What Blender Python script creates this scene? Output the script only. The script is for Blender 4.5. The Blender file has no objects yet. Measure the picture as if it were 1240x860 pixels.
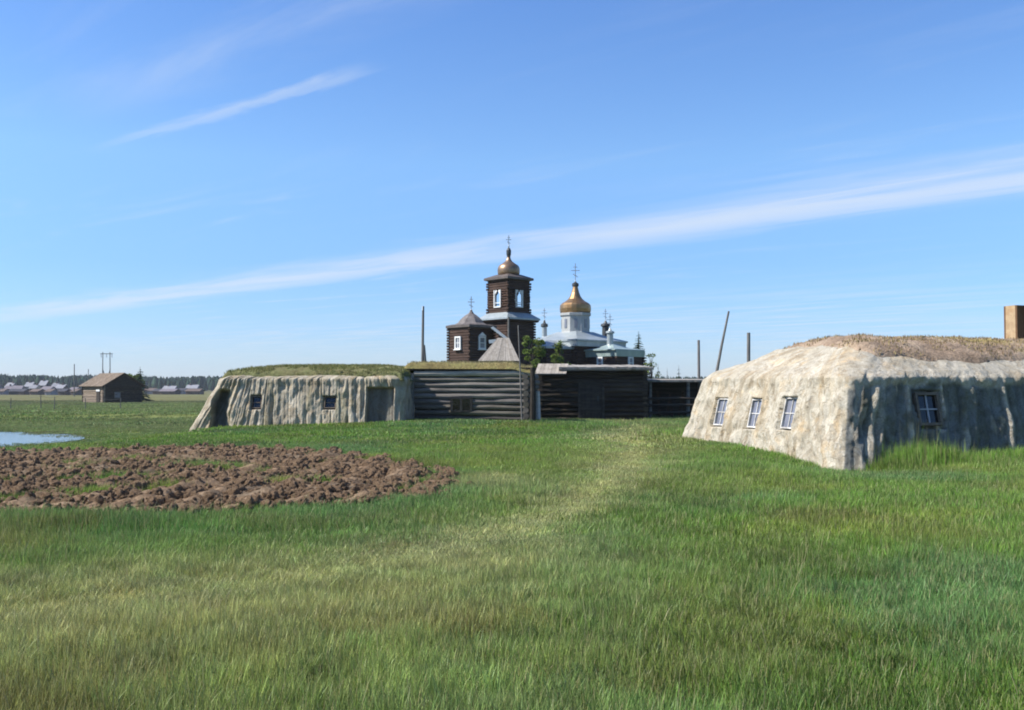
import bpy, math, random
import numpy as np
from mathutils import Vector, Matrix

R = math.radians
rng = np.random.default_rng(7)
random.seed(7)
scene = bpy.context.scene
COL = scene.collection

# ------------------------------------------------------------------ camera
F = 35.0 / 36.0 * 1240.0           # focal length in photo pixels
HORIZON = 470.0
EYE = 1.65
PITCH = math.atan((HORIZON - 430.0) / F)
cam_d = bpy.data.cameras.new("camera")
cam_d.sensor_width = 36.0
cam_d.lens = 35.0
cam_d.clip_start = 0.1
cam_d.clip_end = 12000.0
cam = bpy.data.objects.new("camera", cam_d)
cam.location = (0, 0, EYE)
cam.rotation_euler = (R(90) + PITCH, 0, 0)
COL.objects.link(cam)
scene.camera = cam

# ------------------------------------------------------------------ sun, sky, exposure
SUN_EL = R(44)
SUN_AZ = R(-96)                    # clockwise from +Y: to the left, a little beyond the camera's side
SUN_DIR = Vector((math.sin(SUN_AZ) * math.cos(SUN_EL), math.cos(SUN_AZ) * math.cos(SUN_EL), math.sin(SUN_EL)))
sun_d = bpy.data.lights.new("sun", 'SUN')
sun_d.energy = 5.0
sun_d.angle = R(0.55)
sun_d.color = (1.0, 0.955, 0.88)
sun = bpy.data.objects.new("sun", sun_d)
sun.rotation_euler = (-SUN_DIR).to_track_quat('-Z', 'Y').to_euler()
sun.location = (-60, 20, 80)
COL.objects.link(sun)

SKY_STRENGTH = 0.086
world = bpy.data.worlds.new("World")
scene.world = world
world.use_nodes = True


class NT:
    """small helper for node trees"""
    def __init__(self, tree):
        self.t = tree
        self.n = tree.nodes
        self.l = tree.links

    def node(self, kind, **kw):
        nd = self.n.new(kind)
        for k, v in kw.items():
            setattr(nd, k, v)
        return nd

    def link(self, a, b):
        self.l.new(a, b)

    def put(self, sock, v):
        if hasattr(v, 'is_output') or isinstance(v, bpy.types.NodeSocket):
            self.l.new(v, sock)
        else:
            sock.default_value = v

    def math(self, op, a, b=None, c=None, clamp=False):
        nd = self.n.new('ShaderNodeMath')
        nd.operation = op
        nd.use_clamp = clamp
        self.put(nd.inputs[0], a)
        if b is not None:
            self.put(nd.inputs[1], b)
        if c is not None:
            self.put(nd.inputs[2], c)
        return nd.outputs[0]

    def smooth(self, v, lo, hi, to0=0.0, to1=1.0):
        nd = self.n.new('ShaderNodeMapRange')
        nd.interpolation_type = 'SMOOTHSTEP'
        self.put(nd.inputs[0], v)
        nd.inputs[1].default_value = lo
        nd.inputs[2].default_value = hi
        nd.inputs[3].default_value = to0
        nd.inputs[4].default_value = to1
        return nd.outputs[0]

    def noise(self, vec, scale, detail=4.0, rough=0.55, dist=0.0):
        nd = self.n.new('ShaderNodeTexNoise')
        if vec is not None:
            self.l.new(vec, nd.inputs['Vector'])
        nd.inputs['Scale'].default_value = scale
        nd.inputs['Detail'].default_value = detail
        nd.inputs['Roughness'].default_value = rough
        nd.inputs['Distortion'].default_value = dist
        return nd.outputs['Fac']

    def mapping(self, vec, scale=(1, 1, 1), rot=(0, 0, 0), loc=(0, 0, 0)):
        nd = self.n.new('ShaderNodeMapping')
        self.l.new(vec, nd.inputs['Vector'])
        nd.inputs['Scale'].default_value = scale
        nd.inputs['Rotation'].default_value = rot
        nd.inputs['Location'].default_value = loc
        return nd.outputs[0]

    def mix(self, fac, a, b, mode='MIX'):
        nd = self.n.new('ShaderNodeMix')
        nd.data_type = 'RGBA'
        nd.blend_type = mode
        nd.clamp_factor = True
        self.put(nd.inputs[0], fac)
        self.put(nd.inputs[6], a if not isinstance(a, tuple) else (*a, 1.0)[:4])
        self.put(nd.inputs[7], b if not isinstance(b, tuple) else (*b, 1.0)[:4])
        return nd.outputs[2]

    def ramp(self, fac, stops):
        nd = self.n.new('ShaderNodeValToRGB')
        self.l.new(fac, nd.inputs[0])
        e = nd.color_ramp.elements
        while len(e) < len(stops):
            e.new(0.5)
        for el, (p, c) in zip(e, stops):
            el.position = p
            el.color = (*c, 1.0)[:4]
        return nd.outputs[0]


w = NT(world.node_tree)
w.n.clear()
w_out = w.node('ShaderNodeOutputWorld')
w_bg = w.node('ShaderNodeBackground')
sky = w.node('ShaderNodeTexSky', sky_type='NISHITA', sun_disc=False)
sky.sun_elevation = SUN_EL
sky.sun_rotation = SUN_AZ
sky.altitude = 100.0
sky.air_density = 1.0
sky.dust_density = 0.35
sky.ozone_density = 3.0
tc = w.node('ShaderNodeTexCoord')
sep = w.node('ShaderNodeSeparateXYZ')
w.link(tc.outputs['Generated'], sep.inputs[0])
dz = w.math('MAXIMUM', sep.outputs[2], 0.012)
pu = w.math('DIVIDE', sep.outputs[0], dz)      # where the ray meets a high, flat layer of cirrus
pv = w.math('DIVIDE', sep.outputs[1], dz)
q0 = w.math('ADD', w.math('MULTIPLY', pu, 0.69), w.math('MULTIPLY', pv, 0.72))
s0 = w.math('SUBTRACT', w.math('MULTIPLY', pu, 0.72), w.math('MULTIPLY', pv, 0.69))
comb = w.node('ShaderNodeCombineXYZ')
w.put(comb.inputs[0], w.math('MULTIPLY', s0, 0.33))
w.put(comb.inputs[1], w.math('MULTIPLY', q0, 1.5))
streak = w.noise(comb.outputs[0], 1.6, 7.0, 0.62, 0.5)
comb2 = w.node('ShaderNodeCombineXYZ')
w.put(comb2.inputs[0], w.math('MULTIPLY', s0, 0.10))
w.put(comb2.inputs[1], w.math('MULTIPLY', q0, 0.30))
broad = w.noise(comb2.outputs[0], 1.3, 3.0, 0.5, 0.2)
qw = w.math('ADD', q0, w.math('MULTIPLY', w.math('SUBTRACT', streak, 0.5), 1.1))
qw = w.math('ADD', qw, w.math('MULTIPLY', w.math('SUBTRACT', broad, 0.5), 0.8))
band = w.math('MULTIPLY', w.smooth(qw, 4.15, 5.2), w.smooth(qw, 5.80, 5.20))
band = w.math('MULTIPLY', band, w.smooth(streak, 0.25, 0.62, 0.50, 1.0))
band = w.math('MULTIPLY', band, w.smooth(broad, 0.30, 0.62, 0.60, 1.0))
band = w.math('MULTIPLY', band, w.smooth(s0, -20.0, -11.0, 0.40, 0.72))
q2 = w.math('ADD', q0, w.math('MULTIPLY', w.math('SUBTRACT', streak, 0.5), 0.42))
q2 = w.math('ADD', q2, w.math('MULTIPLY', s0, -0.06))
b2 = w.math('MULTIPLY', w.smooth(q2, 1.97, 2.045), w.smooth(q2, 2.095, 2.05))
b2 = w.math('MULTIPLY', b2, w.math('MULTIPLY', w.smooth(s0, -4.3, -3.3), w.smooth(s0, -2.35, -2.65)))
b2 = w.math('MULTIPLY', b2, w.smooth(streak, 0.25, 0.65, 0.10, 0.42))
b3 = w.math('MULTIPLY', w.smooth(q2, 1.45, 1.75), w.smooth(q2, 1.92, 1.78))
b3 = w.math('MULTIPLY', b3, w.math('MULTIPLY', w.smooth(s0, -4.0, -2.6), w.smooth(s0, -1.2, -2.2)))
b3 = w.math('MULTIPLY', b3, w.smooth(streak, 0.35, 0.7, 0.0, 0.24))
veil = w.math('MULTIPLY', w.smooth(streak, 0.50, 0.80), w.smooth(broad, 0.40, 0.72))
veil = w.math('MULTIPLY', veil, 0.75)
low = w.math('MULTIPLY', w.smooth(q0, 6.5, 11.0), w.smooth(streak, 0.38, 0.72, 0.0, 0.42))
low = w.math('MULTIPLY', low, w.smooth(s0, 1.0, -8.0))
cl = w.math('MAXIMUM', w.math('MAXIMUM', band, b2), w.math('MAXIMUM', w.math('MAXIMUM', b3, veil), low))
cl = w.math('MULTIPLY', cl, w.smooth(sep.outputs[2], 0.0, 0.04), clamp=True)
sky_tint = w.ramp(sep.outputs[2], [(0.0, (.54, .64, .92)), (0.05, (.51, .65, .93)), (0.12, (.53, .70, .98)), (0.22, (.71, .88, 1.04)), (0.40, (.58, .79, 1.08))])
sky_col = w.mix(1.0, w.mix(1.0, sky.outputs[0], sky_tint, 'MULTIPLY'), (1.27, 1.27, 1.27), 'MULTIPLY')
skc = w.mix(cl, sky_col, (5.2, 5.65, 6.3))
w.link(skc, w_bg.inputs['Color'])
w_bg.inputs['Strength'].default_value = SKY_STRENGTH
w.link(w_bg.outputs[0], w_out.inputs[0])

scene.view_settings.view_transform = 'Standard'
scene.view_settings.look = 'None'
scene.view_settings.exposure = 0.8
scene.view_settings.gamma = 1.0
scene.view_settings.use_curve_mapping = False
scene.render.engine = 'CYCLES'
scene.cycles.use_denoising = True
scene.cycles.max_bounces = 6
scene.cycles.transparent_max_bounces = 8
scene.cycles.volume_bounces = 0
scene.cycles.filter_width = 1.9


# ------------------------------------------------------------------ helpers
def P(px, py, Y):
    """world point seen at photo pixel (px, py) at distance Y along +y"""
    rx, ry, rz = (px - 620.0), F, (430.0 - py)
    c, s = math.cos(PITCH), math.sin(PITCH)
    y = ry * c - rz * s
    z = ry * s + rz * c
    return Vector((rx / y * Y, Y, EYE + z / y * Y))


def X(px, Y):
    return P(px, HORIZON, Y).x


def Z(py, Y):
    return P(620, py, Y).z


def _h(ix, iy, seed):
    n = (ix.astype(np.int64) * 374761393 + iy.astype(np.int64) * 668265263 + seed * 1442695041) & 0xffffffff
    n = ((n ^ (n >> 13)) * 1274126177) & 0xffffffff
    n = n ^ (n >> 16)
    return (n & 0xffffff) / float(0xffffff)


def vnoise(x, y, seed=0):
    x = np.asarray(x, float); y = np.asarray(y, float)
    ix = np.floor(x); iy = np.floor(y)
    fx = x - ix; fy = y - iy
    fx = fx * fx * (3 - 2 * fx); fy = fy * fy * (3 - 2 * fy)
    a = _h(ix, iy, seed); b = _h(ix + 1, iy, seed); c = _h(ix, iy + 1, seed); d = _h(ix + 1, iy + 1, seed)
    return (a * (1 - fx) + b * fx) * (1 - fy) + (c * (1 - fx) + d * fx) * fy


def fbm(x, y, seed=0, oct=4, gain=0.5):
    t = 0.0; amp = 1.0; tot = 0.0
    for i in range(oct):
        t = t + amp * vnoise(np.asarray(x) * 2 ** i, np.asarray(y) * 2 ** i, seed + i * 17)
        tot += amp; amp *= gain
    return t / tot


def sstep(x, lo, hi):
    t = np.clip((np.asarray(x, float) - lo) / (hi - lo), 0, 1)
    return t * t * (3 - 2 * t)


WATER = -0.60


def lake_e(x, y):
    return np.sqrt(((x + 39.3) / 19.5) ** 2 + ((y - 42) / 12.0) ** 2)


def height(x, y):
    x = np.asarray(x, float); y = np.asarray(y, float)
    h = 0.05 * (fbm(x / 3.1, y / 3.1, 3, 3) - 0.5) + 0.16 * (fbm(x / 13.0, y / 13.0, 5, 2) - 0.5)
    h = h + 0.34 * np.exp(-((x + 3.4) / 6.0) ** 2 - ((y - 41.5) / 5.5) ** 2)
    h = h + 0.24 * np.exp(-((x - 4.6) / 3.2) ** 2 - ((y - 28.0) / 4.5) ** 2)
    h = h - 0.22 * np.exp(-((x - 7.2) / 1.7) ** 2 - ((y - 20.7) / 2.0) ** 2)
    h = h - 0.75 * sstep(y, 60, 120) - 0.55 * sstep(y, 140, 450)
    h = h - .62 * sstep(y, 24.5, 33) * sstep(-x, 11, 14.5) * sstep(y, 75, 60)
    e = lake_e(x, y)
    lk = WATER + np.clip((e - 1) * 2.0, -0.7, 40.0)
    k = 0.25
    d = np.clip(0.5 + 0.5 * (lk - h) / k, 0, 1)
    return lk * (1 - d) + h * d - k * d * (1 - d)


def hz(x, y):
    return float(height(np.array([x]), np.array([y]))[0])


PLOT = np.array([(-24, 12.3), (-6.6, 12.6), (-3.7, 12.7), (-2.05, 13.5), (-0.80, 14.4), (-0.60, 16.3), (-1.5, 19.6),
                 (-3.2, 23.0), (-5.4, 25.2), (-8.5, 27.0), (-11, 25.6), (-13.5, 25.2), (-24, 26.5)])


def plot_dist(x, y):
    """signed distance to the dug plot, positive inside"""
    x = np.asarray(x, float); y = np.asarray(y, float)
    inside = np.zeros(x.shape, bool); best = np.full(x.shape, 1e9)
    n = len(PLOT)
    for i in range(n):
        x1, y1 = PLOT[i]; x2, y2 = PLOT[(i + 1) % n]
        t = np.clip(((x - x1) * (x2 - x1) + (y - y1) * (y2 - y1)) / ((x2 - x1) ** 2 + (y2 - y1) ** 2), 0, 1)
        best = np.minimum(best, np.hypot(x - x1 - t * (x2 - x1), y - y1 - t * (y2 - y1)))
        cond = (y1 > y) != (y2 > y)
        xi = (x2 - x1) * (y - y1) / ((y2 - y1) if y2 != y1 else 1e-9) + x1
        inside ^= cond & (x < xi)
    return np.where(inside, best, -best)


PATH = np.array([(5.6, 52), (4.9, 40), (3.7, 29), (2.7, 22), (1.75, 17.0), (0.75, 13.2), (-0.1, 11.0), (-0.9, 9.6), (-1.9, 8.5), (-3.2, 7.5), (-5.5, 6.4)])


def path_dist(x, y):
    x = np.asarray(x, float); y = np.asarray(y, float)
    best = np.full(x.shape, 1e9)
    for i in range(len(PATH) - 1):
        x1, y1 = PATH[i]; x2, y2 = PATH[i + 1]
        t = np.clip(((x - x1) * (x2 - x1) + (y - y1) * (y2 - y1)) / ((x2 - x1) ** 2 + (y2 - y1) ** 2), 0, 1)
        best = np.minimum(best, np.hypot(x - x1 - t * (x2 - x1), y - y1 - t * (y2 - y1)))
    return best


# ------------------------------------------------------------------ mesh building
class MB:
    def __init__(self):
        self.v = []; self.f = []; self.c = []
        self.tint = (1, 1, 1)

    def add(self, verts, faces, tint=None):
        o = len(self.v)
        self.v.extend([tuple(p) for p in verts])
        self.f.extend([tuple(i + o for i in f) for f in faces])
        self.c.extend([tint or self.tint] * len(verts))

    def box(self, lo, hi, tint=None):
        x0, y0, z0 = lo; x1, y1, z1 = hi
        self.add([(x0, y0, z0), (x1, y0, z0), (x1, y1, z0), (x0, y1, z0), (x0, y0, z1), (x1, y0, z1), (x1, y1, z1), (x0, y1, z1)],
                 [(0, 3, 2, 1), (4, 5, 6, 7), (0, 1, 5, 4), (1, 2, 6, 5), (2, 3, 7, 6), (3, 0, 4, 7)], tint)

    def obox(self, c, a, b, n, w, h, d, tint=None):
        """box centred at c with axes a (width w), b (height h), n (depth d)"""
        c = Vector(c); a = Vector(a).normalized(); b = Vector(b).normalized(); n = Vector(n).normalized()
        vs = []
        for k in (-.5, .5):
            for (i, j) in ((-.5, -.5), (.5, -.5), (.5, .5), (-.5, .5)):
                vs.append(c + a * w * i + b * h * j + n * d * k)
        self.add(vs, [(0, 3, 2, 1), (4, 5, 6, 7), (0, 1, 5, 4), (1, 2, 6, 5), (2, 3, 7, 6), (3, 0, 4, 7)], tint)

    def beam(self, p, q, w, h=None, tint=None):
        p = Vector(p); q = Vector(q); d = (q - p)
        up = Vector((0, 0, 1)) if abs(d.normalized().z) < .95 else Vector((1, 0, 0))
        a = d.cross(up).normalized(); b = a.cross(d).normalized()
        self.obox((p + q) / 2, a, b, d, w, h or w, d.length, tint)

    def tube(self, pts, radii, n=8, tint=None, cap=True):
        pts = [Vector(p) for p in pts]
        vs = []; fs = []
        for i, p in enumerate(pts):
            d = (pts[min(i + 1, len(pts) - 1)] - pts[max(i - 1, 0)]).normalized()
            up = Vector((0, 0, 1)) if abs(d.z) < .9 else Vector((1, 0, 0))
            a = d.cross(up).normalized(); b = a.cross(d)
            for k in range(n):
                t = 2 * math.pi * k / n
                vs.append(p + (a * math.cos(t) + b * math.sin(t)) * radii[i])
        for i in range(len(pts) - 1):
            for k in range(n):
                k2 = (k + 1) % n
                fs.append((i * n + k, i * n + k2, (i + 1) * n + k2, (i + 1) * n + k))
        if cap:
            fs.append(tuple(range(n - 1, -1, -1)))
            fs.append(tuple((len(pts) - 1) * n + k for k in range(n)))
        self.add(vs, fs, tint)

    def loft(self, prof, c=(0, 0), n=4, rot=0.0, tint=None, cap=True):
        """prof: list of (radius to vertex, z)"""
        vs = []; fs = []
        for r, z in prof:
            for k in range(n):
                t = rot + 2 * math.pi * k / n
                vs.append((c[0] + r * math.cos(t), c[1] + r * math.sin(t), z))
        for i in range(len(prof) - 1):
            for k in range(n):
                k2 = (k + 1) % n
                fs.append((i * n + k, i * n + k2, (i + 1) * n + k2, (i + 1) * n + k))
        if cap:
            fs.append(tuple(range(n - 1, -1, -1)))
            fs.append(tuple((len(prof) - 1) * n + k for k in range(n)))
        self.add(vs, fs, tint)

    def build(self, name, mat, parent=None, world=True, smooth=False):
        v = np.array(self.v, float).reshape(-1, 3)
        return mesh_obj(name, v, self.f, mat, parent, world, smooth, np.array(self.c, float))


def root_of(o):
    while o.parent:
        o = o.parent
    return o


def mesh_obj(name, v, faces, mat, parent=None, world=True, smooth=False, tint=None, extra=None):
    v = np.asarray(v, float).reshape(-1, 3)
    if parent is not None and world:
        r = root_of(parent)
        a = -r.rotation_euler.z
        d = v - np.array(r.location)
        v = np.stack([d[:, 0] * math.cos(a) - d[:, 1] * math.sin(a), d[:, 0] * math.sin(a) + d[:, 1] * math.cos(a), d[:, 2]], 1)
    me = bpy.data.meshes.new(name)
    if isinstance(faces, np.ndarray):
        nf, k = faces.shape
        me.vertices.add(len(v)); me.vertices.foreach_set('co', v.astype(np.float32).ravel())
        me.loops.add(nf * k); me.loops.foreach_set('vertex_index', faces.astype(np.int32).ravel())
        me.polygons.add(nf); me.polygons.foreach_set('loop_start', np.arange(0, nf * k, k, dtype=np.int32))
        me.update(calc_edges=True)
    else:
        me.from_pydata([tuple(p) for p in v], [], faces)
        me.update()
    if smooth and len(me.polygons):
        me.polygons.foreach_set('use_smooth', np.ones(len(me.polygons), bool))
    if tint is not None:
        at = me.attributes.new('tint', 'FLOAT_COLOR', 'POINT')
        c4 = np.ones((len(v), 4), np.float32); c4[:, :3] = tint
        at.data.foreach_set('color', c4.ravel())
    if mat is not None:
        me.materials.append(mat)
    ob = bpy.data.objects.new(name, me)
    COL.objects.link(ob)
    if parent is not None:
        ob.parent = parent
    return ob


def thing(name, label, cat, loc=(0, 0, 0), rz=0.0, group=None):
    o = bpy.data.objects.new(name, None)
    o.empty_display_size = 0.3
    COL.objects.link(o)
    o.location = loc
    o.rotation_euler = (0, 0, rz)
    tag(o, label, cat, group)
    return o


def tag(o, label, cat, group=None):
    o['label'] = label
    o['category'] = cat
    if group:
        o['group'] = group
    return o


def grid_faces(nu, nv, wrap=False):
    """grid indexed [row v][col u]"""
    uu = np.arange(nu if wrap else nu - 1); vv = np.arange(nv - 1)
    V, U = np.meshgrid(vv, uu, indexing='ij')
    a = V * nu + U; b = V * nu + (U + 1) % nu
    return np.stack([a, b, b + nu, a + nu], -1).reshape(-1, 4)


# ------------------------------------------------------------------ materials
MATS = {}


def mat(name, stops, scale=3.0, stretch=(1, 1, 1), rot=(0, 0, 0), detail=6.0, rough=0.85, bump=0.3, bdist=0.02, bscale=None,
        metallic=0.0, spec=0.25, tint=True, dist=0.0, fine=0.25):
    m = bpy.data.materials.new(name)
    m.use_nodes = True
    t = NT(m.node_tree)
    b = t.n['Principled BSDF']
    tcn = t.node('ShaderNodeTexCoord')
    v = t.mapping(tcn.outputs['Object'], stretch, rot)
    n1 = t.noise(v, scale, detail, 0.6, dist)
    c = t.ramp(n1, stops)
    n2 = t.noise(v, (bscale or scale * 5), 5.0, 0.65)
    if fine:
        g = t.ramp(n2, [(0.25, (1 - fine,) * 3), (0.75, (1 + fine * .6,) * 3)])
        c = t.mix(1.0, c, g, 'MULTIPLY')
    if tint:
        at = t.node('ShaderNodeAttribute', attribute_name='tint')
        c = t.mix(1.0, c, at.outputs['Color'], 'MULTIPLY')
    t.link(c, b.inputs['Base Color'])
    b.inputs['Roughness'].default_value = rough
    b.inputs['Metallic'].default_value = metallic
    b.inputs['Specular IOR Level'].default_value = spec
    if bump:
        bn = t.node('ShaderNodeBump')
        bn.inputs['Strength'].default_value = bump
        bn.inputs['Distance'].default_value = bdist
        t.link(n2, bn.inputs['Height'])
        t.link(bn.outputs[0], b.inputs['Normal'])
    MATS[name] = m
    return m


def clay_mat():
    m = bpy.data.materials.new('clay')
    m.use_nodes = True
    t = NT(m.node_tree)
    b = t.n['Principled BSDF']
    tcn = t.node('ShaderNodeTexCoord')
    v = tcn.outputs['Object']
    big = t.noise(t.mapping(v, (1.2, 1.2, .7)), 1.5, 5.0, .6, .6)
    c = t.ramp(big, [(.30, (.215, .19, .148)), (.42, (.295, .275, .23)), (.58, (.35, .332, .288)), (.72, (.27, .24, .19))])
    fl = t.noise(t.mapping(v, (1, 1, .8)), 4.2, 6.0, .68, .9)              # flaked-off skin, crisp edges
    flm = t.smooth(fl, .52, .60)
    c = t.mix(t.math('MULTIPLY', flm, .55), c, (.27, .225, .165))
    warm = t.smooth(t.noise(v, 1.9, 4.0, .6, .4), .57, .68)
    c = t.mix(t.math('MULTIPLY', warm, .45), c, (.44, .34, .215))          # straw-rich patches
    st = t.noise(t.mapping(v, (9, 9, .8)), 1.4, 4.0, .6, .3)                # rain streaks
    c = t.mix(t.math('MULTIPLY', t.smooth(st, .54, .68), .40), c, (.235, .215, .185))
    vor = t.node('ShaderNodeTexVoronoi', feature='DISTANCE_TO_EDGE')
    wob = t.node('ShaderNodeVectorMath', operation='MULTIPLY_ADD')
    nz3 = t.node('ShaderNodeTexNoise'); nz3.inputs['Scale'].default_value = 3.5; t.link(v, nz3.inputs['Vector'])
    t.link(nz3.outputs['Color'], wob.inputs[0]); wob.inputs[1].default_value = (.45, .45, .45); t.link(v, wob.inputs[2])
    t.link(wob.outputs[0], vor.inputs['Vector']); vor.inputs['Scale'].default_value = 2.6
    ck = t.math('MULTIPLY', t.smooth(vor.outputs['Distance'], .030, .006), t.smooth(big, .42, .55))
    c = t.mix(t.math('MULTIPLY', ck, .22), c, (.17, .14, .11))
    fine = t.noise(v, 26.0, 5.0, .7)
    g = t.ramp(fine, [(.3, (.72, .71, .69)), (.7, (1.16, 1.16, 1.16))])
    c = t.mix(1.0, c, g, 'MULTIPLY')
    at = t.node('ShaderNodeAttribute', attribute_name='tint')
    c = t.mix(1.0, c, at.outputs['Color'], 'MULTIPLY')
    t.link(c, b.inputs['Base Color'])
    b.inputs['Roughness'].default_value = .95
    b.inputs['Specular IOR Level'].default_value = .1
    hgt = t.math('ADD', t.math('MULTIPLY', flm, -.45), t.math('MULTIPLY', fine, .55))
    hgt = t.math('ADD', hgt, t.math('MULTIPLY', ck, -.25))
    hgt = t.math('ADD', hgt, t.math('MULTIPLY', fl, .8))
    bn = t.node('ShaderNodeBump'); bn.inputs['Strength'].default_value = .75; bn.inputs['Distance'].default_value = .04
    t.link(hgt, bn.inputs['Height']); t.link(bn.outputs[0], b.inputs['Normal'])
    return m


M_clay = clay_mat()
M_turf_dry = mat('dry turf', [(0.25, (.20, .145, .10)), (0.45, (.30, .22, .155)), (0.6, (.36, .275, .20)), (0.78, (.37, .31, .15))],
                 scale=1.1, bump=1.0, bdist=0.06, bscale=14, rough=1.0, spec=.05, fine=.5)
M_turf_green = mat('mossy turf', [(0.25, (.10, .09, .045)), (0.45, (.16, .15, .07)), (0.62, (.155, .165, .07)), (0.78, (.27, .23, .12))],
                   scale=1.4, bump=1.0, bdist=0.06, bscale=12, rough=1.0, spec=.05, fine=.5)
M_wood_grey = mat('weathered grey wood', [(0.25, (.10, .096, .090)), (0.5, (.175, .168, .155)), (0.75, (.25, .24, .22))],
                  scale=2.5, stretch=(.35, 2.5, 3.0), bump=.5, bdist=.01, rough=.9, spec=.15)
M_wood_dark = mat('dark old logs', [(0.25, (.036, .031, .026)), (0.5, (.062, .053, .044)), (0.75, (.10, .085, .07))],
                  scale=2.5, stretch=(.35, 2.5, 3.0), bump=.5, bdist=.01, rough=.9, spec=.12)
M_plank = mat('sun bleached planks', [(0.25, (.22, .195, .165)), (0.5, (.32, .29, .25)), (0.75, (.40, .37, .33))],
              scale=2.2, stretch=(2.5, .5, 2.5), bump=.4, bdist=.01, rough=.9, spec=.15)
M_pole = mat('bare pole wood', [(0.25, (.09, .085, .08)), (0.5, (.15, .14, .13)), (0.75, (.22, .21, .19))],
             scale=3.0, stretch=(3, 3, .4), bump=.3, bdist=.01, rough=.9, spec=.12)
M_pale_post = mat('pale bark', [(0.3, (.42, .40, .36)), (0.6, (.58, .56, .52)), (0.8, (.20, .18, .16))],
                  scale=4, stretch=(1, 1, 2.5), bump=.3, bdist=.01, rough=.8)
M_church_log = mat('dark brown church logs', [(0.25, (.030, .019, .015)), (0.5, (.055, .034, .026)), (0.75, (.085, .056, .043))],
                   scale=1.6, stretch=(.6, .6, 4.0), bump=.3, bdist=.02, rough=.85, spec=.15)
M_white = mat('white paint', [(0.3, (.58, .58, .56)), (0.7, (.70, .70, .69))], scale=2, bump=.1, rough=.6, spec=.3, fine=.06)
M_drum = mat('greyed white boards', [(0.3, (.28, .29, .29)), (0.7, (.40, .405, .39))], scale=2, stretch=(3, 3, .6), bump=.2, rough=.7, spec=.2, fine=.15)
M_metal_roof = mat('pale sheet metal roof', [(0.3, (.24, .28, .285)), (0.55, (.31, .345, .355)), (0.75, (.38, .41, .425))],
                   scale=.9, stretch=(2, 2, 1), bump=.1, rough=.42, metallic=.25, spec=.4, fine=.12)
M_green_roof = mat('pale green sheet roof', [(0.3, (.22, .285, .275)), (0.55, (.29, .36, .345)), (0.75, (.36, .42, .41))],
                   scale=.9, stretch=(2, 2, 1), bump=.1, rough=.42, metallic=.2, spec=.4, fine=.12)
M_brown_roof = mat('grey brown roofing', [(0.3, (.16, .125, .105)), (0.55, (.24, .20, .17)), (0.75, (.32, .28, .25))],
                   scale=2.0, bump=.2, rough=.6, spec=.3, fine=.15)
M_porch_roof = mat('grey shingles', [(0.3, (.10, .085, .08)), (0.55, (.16, .14, .13)), (0.75, (.22, .20, .19))], scale=2.0, bump=.3, rough=.7, spec=.2, fine=.2)
M_brown_dark = mat('dark brown roofing', [(0.3, (.06, .048, .042)), (0.7, (.12, .10, .09))], scale=2.0, bump=.2, rough=.6, spec=.3, fine=.15)
M_gold = mat('gilded sheet', [(0.3, (.25, .145, .065)), (0.55, (.34, .21, .10)), (0.75, (.44, .29, .155))],
             scale=1.4, stretch=(1, 1, 2.5), bump=.15, bdist=.01, rough=.42, metallic=.85, spec=.5, fine=.12)
M_copper = mat('aged copper sheet', [(0.3, (.19, .12, .075)), (0.55, (.28, .185, .115)), (0.75, (.39, .28, .185))],
               scale=1.6, bump=.15, bdist=.01, rough=.42, metallic=.75, spec=.5, fine=.15)
M_dark_metal = mat('dark sheet metal', [(0.3, (.03, .034, .036)), (0.7, (.075, .08, .082))], scale=2, bump=.1, rough=.55, metallic=.3, spec=.4)
M_cross = mat('grey iron', [(0.3, (.36, .40, .44)), (0.7, (.50, .54, .58))], scale=2, bump=.05, rough=.5, metallic=.3, spec=.4)
M_bark = mat('bark', [(0.3, (.05, .042, .034)), (0.7, (.12, .10, .082))], scale=4, stretch=(2, 2, .5), bump=.5, rough=.95)
M_soil = mat('dug soil', [(0.25, (.105, .067, .040)), (0.45, (.19, .127, .078)), (0.62, (.26, .182, .115)), (0.8, (.36, .265, .175))],
             scale=2.2, bump=1.0, bdist=.05, bscale=16, rough=1.0, spec=.05, fine=.45)
M_sand = mat('sandy track', [(0.3, (.30, .26, .18)), (0.7, (.42, .37, .27))], scale=.4, bump=.2, rough=1.0, spec=.05)


def glass_mat(name, col, rough=.12, spec=.8):
    m = bpy.data.materials.new(name)
    m.use_nodes = True
    t = NT(m.node_tree)
    b = t.n['Principled BSDF']
    tcn = t.node('ShaderNodeTexCoord')
    n = t.noise(tcn.outputs['Object'], 3.0, 3.0)
    c = t.ramp(n, [(0.3, tuple(x * .75 for x in col)), (0.7, col)])
    t.link(c, b.inputs['Base Color'])
    b.inputs['Roughness'].default_value = rough
    b.inputs['Specular IOR Level'].default_value = spec
    bn = t.node('ShaderNodeBump')
    bn.inputs['Strength'].default_value = .08
    t.link(n, bn.inputs['Height'])
    t.link(bn.outputs[0], b.inputs['Normal'])
    return m


M_glass_dark = glass_mat('dark window glass', (.012, .013, .016), .08, .45)
M_glass_sky = glass_mat('sky tinted window glass', (.16, .17, .21), .3, .7)  # reflected sky put into the pane colour as grey blue
M_glass_pale = glass_mat('pale curtained glass', (.55, .56, .62), .3, .6)


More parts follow.
